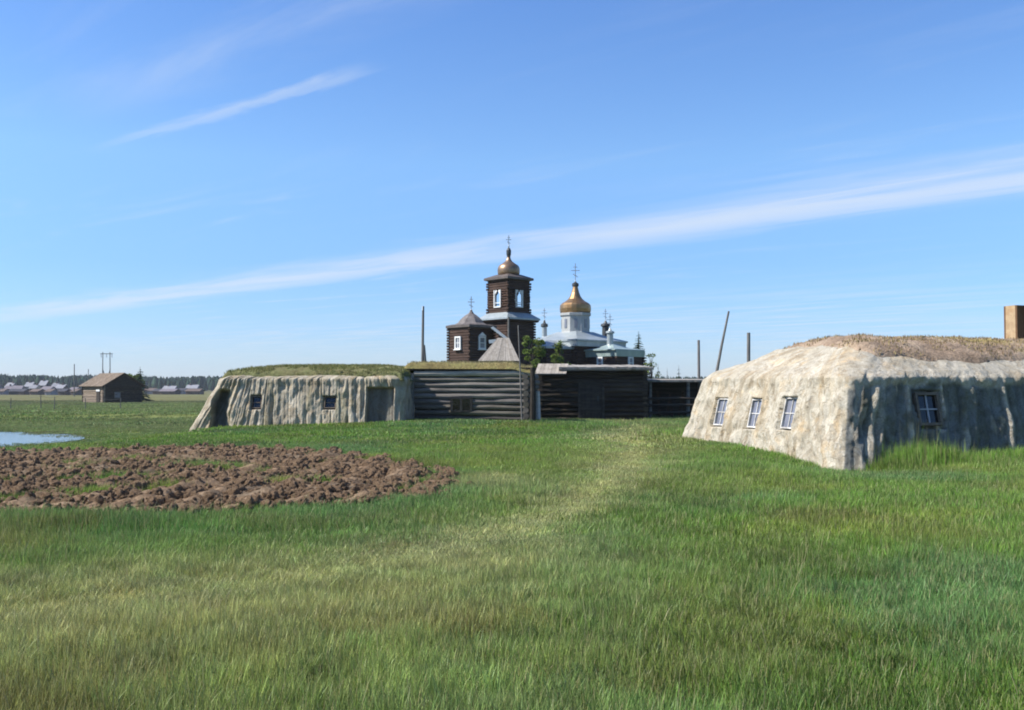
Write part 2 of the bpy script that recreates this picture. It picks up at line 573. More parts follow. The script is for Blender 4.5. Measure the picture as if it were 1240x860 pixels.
def foliage_mat(name, c1, c2, trans=.35):
    m = bpy.data.materials.new(name)
    m.use_nodes = True
    t = NT(m.node_tree)
    t.n.remove(t.n['Principled BSDF'])
    out = t.n['Material Output']
    at = t.node('ShaderNodeAttribute', attribute_name='tint')
    geo = t.node('ShaderNodeNewGeometry')
    n = t.noise(geo.outputs['Position'], 1.7, 3.0)
    c = t.ramp(n, [(0.35, c1), (0.65, c2)])
    c = t.mix(1.0, c, at.outputs['Color'], 'MULTIPLY')
    d = t.node('ShaderNodeBsdfDiffuse'); tr = t.node('ShaderNodeBsdfTranslucent'); mx = t.node('ShaderNodeMixShader')
    t.link(c, d.inputs[0]); t.link(c, tr.inputs[0])
    mx.inputs[0].default_value = trans
    t.link(d.outputs[0], mx.inputs[1]); t.link(tr.outputs[0], mx.inputs[2])
    t.link(mx.outputs[0], out.inputs[0])
    return m


M_leaf = foliage_mat('birch leaves', (.10, .15, .035), (.16, .20, .06))
M_needle = foliage_mat('needles', (.022, .042, .024), (.04, .062, .034), .15)
M_forest = foliage_mat('far pines', (.020, .040, .028), (.036, .058, .036), .0)


# grass: colour comes from the instance (tint) and from the blade (blade colour attribute)
def grass_mat():
    m = bpy.data.materials.new('grass blades')
    m.use_nodes = True
    t = NT(m.node_tree)
    t.n.remove(t.n['Principled BSDF'])
    out = t.n['Material Output']
    inst = t.node('ShaderNodeAttribute', attribute_name='itint', attribute_type='INSTANCER')
    bl = t.node('ShaderNodeAttribute', attribute_name='tint')
    sp = t.node('ShaderNodeSeparateColor')
    t.link(bl.outputs['Color'], sp.inputs[0])
    geo = t.node('ShaderNodeNewGeometry')
    n = t.noise(geo.outputs['Position'], 2.3, 4.0, .6)
    c = t.mix(1.0, inst.outputs['Color'], t.ramp(n, [(.3, (.82, .84, .86)), (.7, (1.16, 1.14, 1.08))]), 'MULTIPLY')
    val = t.smooth(sp.outputs[0], 0.0, 1.0, .62, 1.45)
    mul = t.node('ShaderNodeVectorMath', operation='SCALE')
    t.link(c, mul.inputs[0]); t.link(val, mul.inputs['Scale'])
    c = mul.outputs[0]
    c = t.mix(t.smooth(sp.outputs[2], .86, .92, 0, .75), c, (.36, .31, .16))       # straw-coloured blades
    c = t.mix(t.smooth(sp.outputs[1], .55, 1.0, 0, .22), c, (.26, .25, .13))       # paler tips
    d = t.node('ShaderNodeBsdfDiffuse'); tr = t.node('ShaderNodeBsdfTranslucent'); mx = t.node('ShaderNodeMixShader')
    t.link(c, d.inputs[0]); t.link(c, tr.inputs[0])
    mx.inputs[0].default_value = .32
    gl = t.node('ShaderNodeBsdfGlossy'); gl.inputs['Roughness'].default_value = .45
    gl.inputs[0].default_value = (1, 1, 1, 1)
    mx2 = t.node('ShaderNodeMixShader'); mx2.inputs[0].default_value = .015
    t.link(d.outputs[0], mx.inputs[1]); t.link(tr.outputs[0], mx.inputs[2])
    t.link(mx.outputs[0], mx2.inputs[1]); t.link(gl.outputs[0], mx2.inputs[2])
    t.link(mx2.outputs[0], out.inputs[0])
    return m


M_grass = grass_mat()

# ------------------------------------------------------------------ ground
GREEN = np.array((.134, .255, .036)); BLUEG = np.array((.112, .235, .066)); OLIVE = np.array((.208, .270, .044))
PATHC = np.array((.47, .46, .22)); DRY = np.array((.37, .38, .155)); RUST = np.array((.22, .175, .055)); FARG = np.array((.175, .235, .082)); EARTH = np.array((.155, .145, .095))


def lerp(a, b, t):
    return a + (b - a) * np.asarray(t)[..., None]


def turf_colour(x, y):
    x = np.asarray(x, float); y = np.asarray(y, float)
    a = fbm(x / 2.4 + 11, y / 3.6, 21, 4); b = fbm(x / 1.5, y / 2.2 + 7, 31, 3); c = fbm(x / 0.8, y / 1.0, 41, 3)
    col = lerp(np.broadcast_to(GREEN, x.shape + (3,)), BLUEG, sstep(a, .45, .62))
    col = lerp(col, OLIVE, sstep(b, .50, .66) * .8)
    dk = fbm(x / 1.9 + 3, y / 2.9 + 13, 23, 3)
    col = col * (1 - .30 * sstep(dk, .52, .68))[..., None]
    # the left foreground is yellower and drier
    left = sstep(-x + 0.15 * y, -1.2, 2.2) * sstep(y, 11.2, 8.6)
    col = lerp(col, lerp(OLIVE, DRY, .35 + .55 * c), left * (.60 + .40 * sstep(b, .35, .6)))
    col = lerp(col, BLUEG, sstep(y, 9.6, 10.8) * sstep(y, 14.0, 12.4) * sstep(x, 0.5, -1.5) * .6)
    pd = path_dist(x, y)
    wd = .62 + 1.0 * sstep(y, 12, 7) + .45 * sstep(y, 14, 24)
    pn = pd + .55 * (fbm(x / .7, y / .9, 57, 3) - .5)
    col = lerp(col, GREEN * 1.02, np.exp(-((pd - wd * 1.9) / .8) ** 2) * .45)
    col = lerp(col, lerp(PATHC, OLIVE, .10 + .35 * c), np.exp(-(np.maximum(pn, 0) / wd) ** 2) * np.clip(.92 + .6 * (c - .4), 0, 1) * (1 - .45 * sstep(y, 11, 8)))
    r = fbm(x / 1.3 + 31, y / 1.7 + 4, 51, 3)
    col = lerp(col, RUST, sstep(r, .61, .70) * sstep(y, 16, 9) * .6)
    # dry rim at the tip of the dug plot
    col = lerp(col, DRY, np.exp(-((x + .35) / .55) ** 2 - ((y - 16.6) / 1.8) ** 2) * .85)
    col = lerp(col, FARG, sstep(y, 36, 60))
    f = fbm(x / 22, y / 34, 61, 3)
    col = lerp(col, lerp(EARTH, FARG, .25), sstep(y, 135, 185) * (.75 + .5 * (f - .5)))
    e = lake_e(x, y)
    col = lerp(col, EARTH * .8, np.exp(-((e - 1.0) / .07) ** 2) * .8)
    return np.clip(col * (.88 + .3 * (fbm(x / .6, y / .6, 71, 2) - .4))[..., None], .01, 1)


def axis(lo, f0, f1, hi, step, g=1.13):
    mid = np.arange(f0, f1 + 1e-6, step)
    a = [mid[0]]; s = step
    while a[-1] > lo:
        s *= g; a.append(a[-1] - s)
    b = [mid[-1]]; s = step
    while b[-1] < hi:
        s *= g; b.append(b[-1] + s)
    return np.concatenate([np.array(a[1:])[::-1], mid, np.array(b[1:])])


gx = axis(-2600, -32, 24, 2600, .3); gy = axis(-2600, 2, 62, 3200, .3)
GX, GY = np.meshgrid(gx, gy)
GZ = height(GX, GY)
_in = plot_dist(GX, GY)
GZ = GZ - .10 * sstep(_in, 0.1, .5)
gcol = turf_colour(GX, GY) * np.array((.95, .82, .8))
gverts = np.stack([GX, GY, GZ], -1).reshape(-1, 3)
M_ground = mat('meadow soil', [(0.25, (.62, .60, .58)), (0.5, (.95, .95, .92)), (0.75, (1.2, 1.18, 1.1))], scale=.5, bump=.8, bdist=.05,
               bscale=6.0, rough=1.0, spec=.03, fine=.35)
ground = mesh_obj('ground', gverts, grid_faces(len(gx), len(gy)), M_ground, smooth=True, tint=gcol.reshape(-1, 3))
ground['kind'] = 'structure'

# dug plot: ridged earth
sx = np.arange(-24, 0.3, .075); sy = np.arange(11.9, 27.6, .085)
SX, SY = np.meshgrid(sx, sy)
pdj = plot_dist(SX, SY) + .75 * (fbm(SX / .9, SY / .9, 81, 4) - .5)
row = SX + .22 * (SY - 20) * -.06 + .25 * (fbm(SX / 3, SY / 2.5, 83, 3) - .5)
fur = np.abs(((row / .78) % 1.0) - .5) * 2
rid = (1 - fur) * .10
SZ = height(SX, SY) - .09 + sstep(pdj, -.05, .45) * (.04 + rid + .11 * fbm(SX / .35, SY / .35, 85, 4) + .16 * np.maximum(0, fbm(SX / .19, SY / .19, 87, 2) - .45) + .06 * (fbm(SX / 2.2, SY / 2.2, 89, 2) - .4))
keep = pdj > -.08
idx = grid_faces(len(sx), len(sy))
kf = keep.ravel()
idx = idx[kf[idx].all(1)]
tn = (.72 + .5 * fbm(SX / 1.4, SY / 1.8, 91, 3))
wet = sstep(fbm(SX / .7, SY / .7, 93, 3), .5, .7)
stint = np.stack([tn * (1 - .25 * wet), tn * (1 - .2 * wet), tn * (1 - .15 * wet)], -1).reshape(-1, 3)
used = np.unique(idx); remap = -np.ones(SX.size, int); remap[used] = np.arange(len(used))
sv = np.stack([SX, SY, SZ], -1).reshape(-1, 3)[used]
soil = mesh_obj('soil', sv, remap[idx], M_soil, smooth=False, tint=stint[used])
soil['kind'] = 'structure'

# lake
m = bpy.data.materials.new('lake water'); m.use_nodes = True
t = NT(m.node_tree); b = t.n['Principled BSDF']
b.inputs['Base Color'].default_value = (.03, .05, .07, 1); b.inputs['Roughness'].default_value = .10
b.inputs['IOR'].default_value = 1.33; b.inputs['Specular IOR Level'].default_value = .5
tcn = t.node('ShaderNodeTexCoord'); n = t.noise(t.mapping(tcn.outputs['Object'], (1.0, 2.2, 1)), 1.6, 4.0)
bn = t.node('ShaderNodeBump'); bn.inputs['Strength'].default_value = .25; bn.inputs['Distance'].default_value = .04
t.link(n, bn.inputs['Height']); t.link(bn.outputs[0], b.inputs['Normal'])
lv = [(-39.3, 42, WATER)] + [(-39.3 + 20.6 * math.cos(a), 42 + 12.8 * math.sin(a), WATER) for a in np.linspace(0, 2 * math.pi, 97)[:-1]]
lake = mesh_obj('lake', lv, [(0, 1 + k, 1 + (k + 1) % 96) for k in range(96)], m)
lake['kind'] = 'structure'

# pale sandy track far to the left
tx = np.linspace(-170, -76, 60); tv = []
for i, xx in enumerate(tx):
    yy = 186 + .03 * (xx + 76) + 1.5 * math.sin(xx * .07)
    for d in (0, 5.5):
        tv.append((xx, yy + d, hz(xx, yy + d) + .06))
track = mesh_obj('dirt_track', tv, [(2 * i, 2 * i + 2, 2 * i + 3, 2 * i + 1) for i in range(59)], M_sand, tint=np.ones((120, 3)))
track['kind'] = 'structure'


# ------------------------------------------------------------------ windows
def window(root, c, a, b, w, h, frame=.07, depth=.10, nx=2, ny=2, fm=None, pm=None, muntin=.035, fm2=None, out=0.0, world=True, sill=False):
    """window part on a wall plane through c with axes a (right) and b (up); frame mesh + muntin and pane sub-parts"""
    fm = fm or M_white; pm = pm or M_glass_sky
    c = Vector(c); a = Vector(a).normalized(); b = Vector(b).normalized(); n = a.cross(b).normalized()
    c = c + n * out
    m = MB()
    m.obox(c + a * (w / 2 - frame / 2), a, b, n, frame, h, depth)
    m.obox(c - a * (w / 2 - frame / 2), a, b, n, frame, h, depth)
    m.obox(c + b * (h / 2 - frame / 2), a, b, n, w - 2 * frame, frame, depth * .96)
    m.obox(c - b * (h / 2 - frame / 2), a, b, n, w - 2 * frame, frame, depth * .96)
    f = m.build('window', fm, root, world)
    m = MB()
    m.obox(c - n * depth * .22, a, b, n, w - 2 * frame + .004, h - 2 * frame + .004, .012)
    m.build('pane', pm, f, world)
    m = MB()
    iw = w - 2 * frame; ih = h - 2 * frame
    for k in range(1, nx):
        m.obox(c + a * (-iw / 2 + iw * k / nx) - n * depth * .05, a, b, n, muntin, ih, depth * .3)
    for k in range(1, ny):
        m.obox(c + b * (-ih / 2 + ih * k / ny) - n * depth * .052, a, b, n, iw, muntin, depth * .28)
    if nx > 1 or ny > 1:
        m.build('muntin', fm2 or fm, f, world)
    if sill:
        m = MB()
        m.obox(c - b * (h / 2 + .03) + n * .04, a, b, n, w + .14, .06, depth + .1)
        m.build('sill', fm, f, world)
    return f


# ------------------------------------------------------------------ earthen houses (clay over slanted logs)
def ring_perimeter(n_edge, n_arc):
    """parameter list: (side, f) with side 0..3 edges, 4..7 arcs after each edge"""
    prm = []
    for sd in range(4):
        for k in range(n_edge[sd]):
            prm.append((sd, k / n_edge[sd]))
        for k in range(n_arc):
            prm.append((4 + sd, k / n_arc))
    return prm


def clay_house(root, rings, n_edge, n_arc, rows, disp, tint, vert=False):
    """rings: [(t, z, x0, x1, y0, y1, r)] in the thing's own axes"""
    prm = ring_perimeter(n_edge, n_arc)
    nu = len(prm)
    rt = np.array([r[0] for r in rings])
    ts = np.linspace(0, 1, rows)
    Xs = np.zeros((rows, nu)); Ys = np.zeros((rows, nu)); Zs = np.zeros((rows, nu)); NX = np.zeros((rows, nu)); NY = np.zeros((rows, nu))
    val = [np.interp(ts, rt, [r[k] for r in rings]) for k in range(1, 7)]
    z, x0, x1, y0, y1, rad = val
    S = np.array([p[0] for p in prm]); Fp = np.array([p[1] for p in prm])
    for j, (sd, f) in enumerate(prm):
        if sd == 0:
            x = x0 + rad + f * (x1 - x0 - 2 * rad); y = y0; n = (0, -1)
            if vert:                                     # keep the logs upright along the front, fan only near the left end
                xb = x0[0] + rad[0] + f * (x1[0] - x0[0] - 2 * rad[0])
                xv = xb + (x0 + rad - x0[0] - rad[0]) * max(0, 1 - f / .5) ** 2 + (x1 - rad - x1[0] + rad[0]) * max(0, 1 - (1 - f) / .25) ** 2
                k_ = 1 - sstep(ts, rings[2][0], rings[3][0] + .06)
                x = xv * k_ + x * (1 - k_)
        elif sd == 1:
            x = x1; y = y0 + rad + f * (y1 - y0 - 2 * rad); n = (1, 0)
        elif sd == 2:
            x = x1 - rad - f * (x1 - x0 - 2 * rad); y = y1; n = (0, 1)
        elif sd == 3:
            x = x0; y = y1 - rad - f * (y1 - y0 - 2 * rad); n = (-1, 0)
        else:
            a0 = {4: -90, 5: 0, 6: 90, 7: 180}[sd] + 90 * f
            n = (math.cos(R(a0)), math.sin(R(a0)))
            cx = {4: x1 - rad, 5: x1 - rad, 6: x0 + rad, 7: x0 + rad}[sd]
            cy = {4: y0 + rad, 5: y1 - rad, 6: y1 - rad, 7: y0 + rad}[sd]
            x = cx + rad * n[0]; y = cy + rad * n[1]
        Xs[:, j] = x; Ys[:, j] = y; Zs[:, j] = z; NX[:, j] = n[0]; NY[:, j] = n[1]
    T = np.repeat(ts[:, None], nu, 1)
    U = np.zeros(nu)
    U[1:] = np.cumsum(np.hypot(np.diff(Xs[0]), np.diff(Ys[0])))
    UU = np.repeat(U[None], rows, 0); SS = np.repeat(S[None], rows, 0); FF = np.repeat(Fp[None], rows, 0)
    D, DZ = disp(UU, SS, FF, T, Xs, Ys, Zs)
    c3 = tint(UU, SS, FF, T, Xs, Ys, Zs, D)
    v = np.stack([Xs + NX * D, Ys + NY * D, Zs + DZ], -1).reshape(-1, 3)
    faces = grid_faces(nu, rows, wrap=True)
    vc = v[-nu:].mean(0)
    v = np.vstack([v, vc[None]])
    cap = [(len(v) - 1, (rows - 1) * nu + k, (rows - 1) * nu + (k + 1) % nu) for k in range(nu)]
    fl = [tuple(f) for f in faces.tolist()] + cap
    tt = np.vstack([c3.reshape(-1, 3), np.ones((1, 3))])
    return mesh_obj('wall', v, fl, M_clay, root, False, True, tt)


def roof_z(rings, x, y, t0):
    """height of the ring roof above (x, y): lowest over the four sides"""
    rr = [r for r in rings if r[0] >= t0]
    zz = [r[1] for r in rr]
    x0b, x1b, y0b, y1b = rr[0][2:6]
    zs = []
    for arr, ins in ((x - x0b, [r[2] - x0b for r in rr]), (x1b - x, [x1b - r[3] for r in rr]),
                     (y - y0b, [r[4] - y0b for r in rr]), (y1b - y, [y1b - r[5] for r in rr])):
        zs.append(np.interp(arr, ins, zz))
    return np.minimum.reduce(zs)


def rib_profile(u, width, seed, warp):
    """slanted logs of uneven width: 0 between logs, 1 on a log"""
    k = u / width + warp
    i = np.floor(k)
    w2 = .5 + .5 * _h(i, i * 0, seed)
    f = (k - i - .5) * 2
    return np.sqrt(np.clip(1 - f * f, 0, 1)) * w2, _h(i, i * 0 + 3, seed)


# ---- right-hand house
a_r = math.atan2(.33, .944)
H1 = thing('earthen_house', 'large pale clay house close by on the right, brown turf roof with a chimney', 'house',
           (6.93, 20.95, .02), a_r)
L1, D1 = 11.5, 7.3
RG1 = [(0.0, -.45, -.10, L1, -.06, D1, .40), (.06, -.30, -.06, L1, -.04, D1, .42), (.50, 1.87, .46, L1 - .5, .42, D1 - .5, .42), (.57, 2.04, .66, L1 - .7, .60, D1 - .7, .45),
       (.80, 2.60, 1.75, L1 - 2.1, 1.6, D1 - 1.9, .5), (1.0, 2.84, 2.7, L1 - 3.2, 2.9, D1 - 2.9, .25)]


def at_height(rings, z, k):
    zz = [r[1] for r in rings[:4]]
    return float(np.interp(z, zz, [r[k] for r in rings[:4]]))


# window specs in local axes: (side, pos along side, z centre, w, h)
WIN1_L = [(2.30, 1.04, .50, .74), (3.72, 1.00, .46, .72), (5.30, 1.00, .50, .72)]    # left end: y positions
WIN1_F = [(2.53, 1.16, .64, .74)]                                              # front: x position


def disp1(U, S, Fp, T, Xl, Yl, Zl):
    wallm = 1 - sstep(T, .50, .60)
    front = (S == 0) | ((S == 4) & (Fp < .5)) | ((S == 7) & (Fp > .75))
    warp = .8 * fbm(U / .8, Zl / 2.2, 101, 2)
    rib, rnd = rib_profile(U, .27, 103, warp)
    amp = np.where(front, .085, .025)
    d = amp * (rib - .5) * wallm * sstep(T, .02, .10) * (1 - sstep(T, .40, .47))
    d = d + .24 * (fbm(U / .9, Zl / .8, 107, 4) - .5) + .085 * (fbm(U / .15 + Zl * .4, Zl / .26, 109, 3) - .5) + .10 * (1 - sstep(T, .03, .16)) * fbm(U / .45, U * 0, 118, 3)
    fl = .03 * np.maximum(0, vnoise(U / .16 + 2 * fbm(U, Zl * 2, 3, 2), Zl / 1.1, 111) - .55) * wallm
    d = d - np.where(front, 2.6, 1.2) * fl
    # thick ragged lip of clay above the logs of the front
    lipn = fbm(U / .7, U * 0, 117, 4)
    d = d + np.where(front, .05, .02) * sstep(T - .05 * (lipn - .5), .455, .49) * (1 - sstep(T, .56, .64))
    # soft upright ripples and sagging folds on the sunlit end
    d = d + np.where(front, 0, .085) * (vnoise(U / .30 + .9 * fbm(U / 1.2, Zl / 1.1, 119, 2), Zl / 2.2, 121) - .5) * wallm
    for (yy, zc, w_, h_) in WIN1_L:
        g = (S == 3) & (np.abs(Yl - yy) < w_ / 2 + .03) & (np.abs(Zl - zc) < h_ / 2 + .02)
        d = np.where(g, -.20, d)
    for (xx, zc, w_, h_) in WIN1_F:
        g = (S == 0) & (np.abs(Xl - xx) < w_ / 2 + .05) & (np.abs(Zl - zc) < h_ / 2 + .06)
        d = np.where(g, -.16, d)
    dz = (1 - wallm) * (.16 * (fbm(Xl / .8, Yl / .8, 113, 4) - .5)) + .03 * (fbm(U / .2, T * 20, 115, 2) - .5)
    kk = U / .98 + .3 * fbm(U / 3, Zl / 1.2, 141, 2)
    d = d + np.where(S == 0, .05, 0) * np.exp(-(((kk % 1.0) - .5 - .04 * Zl) / .09) ** 2) * wallm * (T < .46)
    d = d * (wallm * .8 + .2)
    return d, dz


def tint1(U, S, Fp, T, Xl, Yl, Zl, D):
    front = ((S == 0) | ((S == 4) & (Fp < .5)) | ((S == 7) & (Fp > .55))).astype(float)
    # bare, weathered logs on the front; clay remains in narrow runs, patches and under the eave
    st = vnoise(U / .13 + .9 * fbm(U * 1.3, Zl * .9, 131, 3), Zl / 3.0, 133)
    big = fbm(U / .8, Zl / .9, 135, 4)
    k = U / .98 + .3 * fbm(U / 3, Zl / 1.2, 141, 2)
    run = np.exp(-(((k % 1.0) - .5 - .04 * Zl) / .075) ** 2) * sstep(vnoise(np.floor(k), k * 0, 146), .12, .3)
    corner = np.exp(-((U - .15) / .55) ** 2) * (S == 0)
    clay = np.maximum(sstep(st, .62, .78) * sstep(big, .42, .58), run * sstep(vnoise(U / .5, Zl / .5, 143), .15, .35))
    clay = np.maximum(clay, corner * sstep(vnoise(U / .10, Zl / .35, 145), .50, .66))
    clay = np.maximum(clay, sstep(T - .05 * (fbm(U / .35, U * 0, 137, 3) - .5), .45, .475))
    bare = front * (1 - clay)
    pale = np.array((1.24, 1.20, 1.13)); dark = np.array((.40, .445, .50)); moss = np.array((.34, .37, .31))
    drk = lerp(np.broadcast_to(dark, U.shape + (3,)), moss, sstep(fbm(U / .5, Zl / .9, 139, 3), .5, .65) * .6)
    drk = drk * (.8 + .5 * vnoise(U / .09, Zl / 1.5, 147))[..., None]
    c = lerp(np.broadcast_to(pale, U.shape + (3,)) * (.86 + .3 * fbm(U / .5, Zl / .5, 149, 4))[..., None], drk, bare * .93)
    # rain streaks and tan stains on the clay
    stn = sstep(fbm(U / .35, Zl / 1.0, 151, 4), .54, .68) * (1 - front) * .5
    c = lerp(c, c * np.array((.86, .74, .58)), stn)
    gr = sstep(fbm(U / .12 + Zl * .5, Zl / .6, 153, 4), .56, .70) * (1 - front) * (T < .58)
    c = lerp(c, c * np.array((.70, .67, .62)), gr * .75)
    return c


wall1 = clay_house(H1, RG1, [420, 120, 90, 300], 16, 190, disp1, tint1)


def turf(root, name, rings, t0, xr, yr, step, edge, thick, m, seed, tintf=None):
    xs = np.arange(xr[0], xr[1], step); ys = np.arange(yr[0], yr[1], step)
    A, B = np.meshgrid(xs, ys)
    e = edge(A, B)
    z = roof_z(rings, A, B, t0)
    th = sstep(e, -.02, .16) * (thick + .10 * (fbm(A / .5, B / .5, seed, 4) - .45) + .07 * (fbm(A / .13, B / .13, seed + 3, 3) - .5)) - .10 * (1 - sstep(e, -.06, .03))
    z = z + th
    k = (e > -.10).ravel()
    idx = grid_faces(len(xs), len(ys)); idx = idx[k[idx].all(1)]
    used = np.unique(idx); rm = -np.ones(A.size, int); rm[used] = np.arange(len(used))
    v = np.stack([A, B, z], -1).reshape(-1, 3)[used]
    tn = tintf(A, B) if tintf else np.ones(A.shape + (3,))
    return mesh_obj(name, v, rm[idx], m, root, False, True, tn.reshape(-1, 3)[used]), (A, B, z, e)


def edge1(x, y):
    n = .60 * (fbm(x / .9, y / .9, 161, 4) - .5) + .16 * (fbm(x / .2, y / .2, 163, 2) - .5)
    front = y - (1.02 + .10 * np.sin(x * .9) + .08 * sstep(x, 4, 5))
    diag = (x - 1.75) * .93 + (y - 1.0) * -.10
    return np.minimum.reduce([front, diag, L1 - 1.0 - x, D1 - .9 - y]) + n * .6


def tt1(x, y):
    yel = sstep(fbm(x / 1.2, y / .8, 165, 3), .5, .66) * sstep(y, 1.6, 2.6)
    return lerp(np.broadcast_to(np.array((1., 1., 1.)), x.shape + (3,)), np.array((1.05, 1.12, .62)), yel)


turf1, tg1 = turf(H1, 'turf_roof', RG1, .50, (.6, L1 - .4), (.5, D1 - .4), .06, edge1, .075, M_turf_dry, 167, tt1)

M_oldwhite = mat('flaking white paint', [(0.35, (.34, .32, .29)), (0.6, (.60, .59, .57))], scale=4, bump=.2, rough=.8, spec=.15)
# windows of the right-hand house
for (yy, zc, w_, h_) in WIN1_L:
    xb = at_height(RG1, zc - .3, 2); xt = at_height(RG1, zc + .3, 2)
    b = Vector((xt - xb, 0, .6)).normalized(); a = Vector((0, -1, 0))
    window(H1, (at_height(RG1, zc, 2) + .085, yy, zc), a, b, w_, h_, frame=.032, depth=.09, nx=2, ny=2, fm=M_oldwhite, pm=M_glass_sky, muntin=.022, world=False)
M_frame_brown = mat('old brown frame', [(0.3, (.10, .075, .055)), (0.7, (.19, .15, .115))], scale=3, bump=.3, bdist=.01, rough=.85)
M_muntin_grey = mat('grey painted muntin', [(0.3, (.30, .30, .32)), (0.7, (.42, .42, .44))], scale=3, bump=.1, rough=.7)
for (xx, zc, w_, h_) in WIN1_F:
    yb = at_height(RG1, zc - .3, 4); yt = at_height(RG1, zc + .3, 4)
    b = Vector((0, yt - yb, .6)).normalized(); a = Vector((1, 0, 0))
    window(H1, (xx, at_height(RG1, zc, 4) + .06, zc), a, b, w_, h_, frame=.06, depth=.12, nx=2, ny=2, fm=M_frame_brown, pm=M_glass_dark,
           fm2=M_muntin_grey, muntin=.028, world=False)

# chimney: clay-plastered box with an open top
M_brick_dark = mat('sooty clay', [(0.3, (.10, .065, .045)), (0.7, (.16, .11, .08))], scale=2, bump=.4, rough=.95)
M_chim = mat('tan chimney clay', [(0.3, (.25, .165, .09)), (0.5, (.38, .28, .17)), (0.7, (.30, .19, .10))], scale=2.0, bump=.5, bdist=.02, rough=.95)
ch_c = Vector((8.20, 3.2)); ch_h = .30; ch_y = .22; zt = 3.83
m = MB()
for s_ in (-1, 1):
    m.box((ch_c.x - ch_h, ch_c.y + s_ * ch_y - (.06 if s_ > 0 else 0), 2.55), (ch_c.x + ch_h, ch_c.y + s_ * ch_y + (0 if s_ > 0 else .06), zt), (.34, .27, .24))  # front and back sides darkened by tint, shade put into the colour
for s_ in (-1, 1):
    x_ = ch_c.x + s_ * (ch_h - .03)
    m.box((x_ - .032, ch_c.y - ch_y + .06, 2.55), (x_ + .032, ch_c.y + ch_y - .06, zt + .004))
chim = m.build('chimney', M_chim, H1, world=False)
m = MB()
m.box((ch_c.x - ch_h + .06, ch_c.y - ch_y + .06, 2.6), (ch_c.x + ch_h - .06, ch_c.y + ch_y - .06, 3.55))
m.build('flue', M_brick_dark, chim, world=False)

# ---- left-hand house
a_l = R(-6)
H2 = thing('earthen_house', 'long low clay house left of the dark log barn, ribbed wall and grassy turf roof', 'house', (-13.3, 40.6, -.10), a_l)
L2, D2 = 8.95, 7.0
RG2 = [(0.0, -.75, -.38, L2 + .05, -.10, D2, .35), (.08, -.35, -.20, L2 + .02, -.06, D2, .35), (.56, 2.12, 1.18, L2 - .05, .50, D2 - .6, .35), (.63, 2.28, 1.35, L2 - .15, .70, D2 - .8, .4),
       (.82, 2.47, 2.3, L2 - .6, 1.7, D2 - 1.9, .5), (1.0, 2.57, 3.2, L2 - 1.5, 2.9, D2 - 2.8, .25)]
WIN2 = [(2.86, 1.16, .42, .50), (5.93, 1.16, .48, .48)]


def rec2(Xl, Zl, S):
    j1 = .08 * (fbm(Zl / .5, Zl * 0, 201, 3) - .5)
    g1 = (S == 0) * sstep(Xl, 1.00 + j1, 1.03 + j1) * sstep(Xl, 1.72 + .35 * fbm(Zl / .5, Zl * 0, 203, 3), 1.30) * sstep(Zl, 1.75, 1.55) * sstep(Zl, .0, .1)
    j2 = .06 * (fbm(Zl / .4, Zl * 0, 205, 3) - .5)
    g2 = (S == 0) * sstep(Xl, 7.42 + j2, 7.46 + j2) * sstep(Xl, 8.75, 8.55) * sstep(Zl, 1.85 + 4 * j2, 1.75 + 4 * j2)
    return g1, g2


def disp2(U, S, Fp, T, Xl, Yl, Zl):
    wallm = 1 - sstep(T, .56, .66)
    front = (S == 0)
    warp = .9 * fbm(U / 1.1, Zl / 3.0, 211, 2)
    rib, rnd = rib_profile(U, .34, 213, warp)
    rib2, _ = rib_profile(U, .125, 214, warp * 2.3)
    d = (.085 * (rib - .5) * (.4 + 1.2 * fbm(U / 1.3, Zl / 1.2, 216, 3)) + .022 * (rib2 - .5)) * wallm * sstep(T, .03, .12) * np.where(front, 1, .6)
    d = d + .20 * (fbm(U / .8, Zl / .9, 217, 4) - .5) + .10 * (fbm(U / .16, Zl / .4, 219, 3) - .5)
    gl = vnoise(U / .21, Zl / 2.0, 221)
    d = d - .10 * sstep(gl, .72, .88) * wallm * (T > .1) * sstep(vnoise(U / .6, Zl / .7, 223), .35, .6)
    d = d + .06 * sstep(T, .50, .55) * (1 - sstep(T, .62, .70))
    g1, g2 = rec2(Xl, Zl, S)
    d = d * (1 - .7 * np.maximum(g1, g2)) - .55 * g1 - .36 * g2
    for (xx, zc, w_, h_) in WIN2:
        g = (S == 0) & (np.abs(Xl - xx) < w_ / 2 + .04) & (np.abs(Zl - zc) < h_ / 2 + .04)
        d = np.where(g, -.26, d)
    dz = (1 - wallm) * (.14 * (fbm(Xl / .8, Yl / .8, 225, 4) - .5))
    return d * (wallm * .85 + .15), dz


def tint2(U, S, Fp, T, Xl, Yl, Zl, D):
    c = np.broadcast_to(np.array((1.22, 1.15, 1.05)), U.shape + (3,)) * (.80 + .4 * fbm(U / .4, Zl / .6, 231, 4))[..., None]
    st = sstep(fbm(U / .14, Zl / 1.6, 233, 3), .50, .66)
    c = lerp(c, c * np.array((.66, .62, .56)), st * .45)
    ms = sstep(fbm(U / .3, Zl / 1.2, 235, 4), .56, .7)
    c = lerp(c, c * np.array((.66, .68, .56)), ms * .6)
    g1, g2 = rec2(Xl, Zl, S)
    c = lerp(c, np.array((.30, .31, .335)) * (.7 + .6 * vnoise(U / .1, Zl / .8, 237))[..., None], np.maximum(g1 * .95, g2 * .8))  # shade inside the recesses painted in as a dark bluish tint
    runs = np.exp(-((Xl - 8.32) / .09) ** 2) * (S == 0) * g2
    c = lerp(c, np.array((.85, .84, .80)), runs)
    return c


wall2 = clay_house(H2, RG2, [420, 60, 60, 150], 10, 150, disp2, tint2, True)


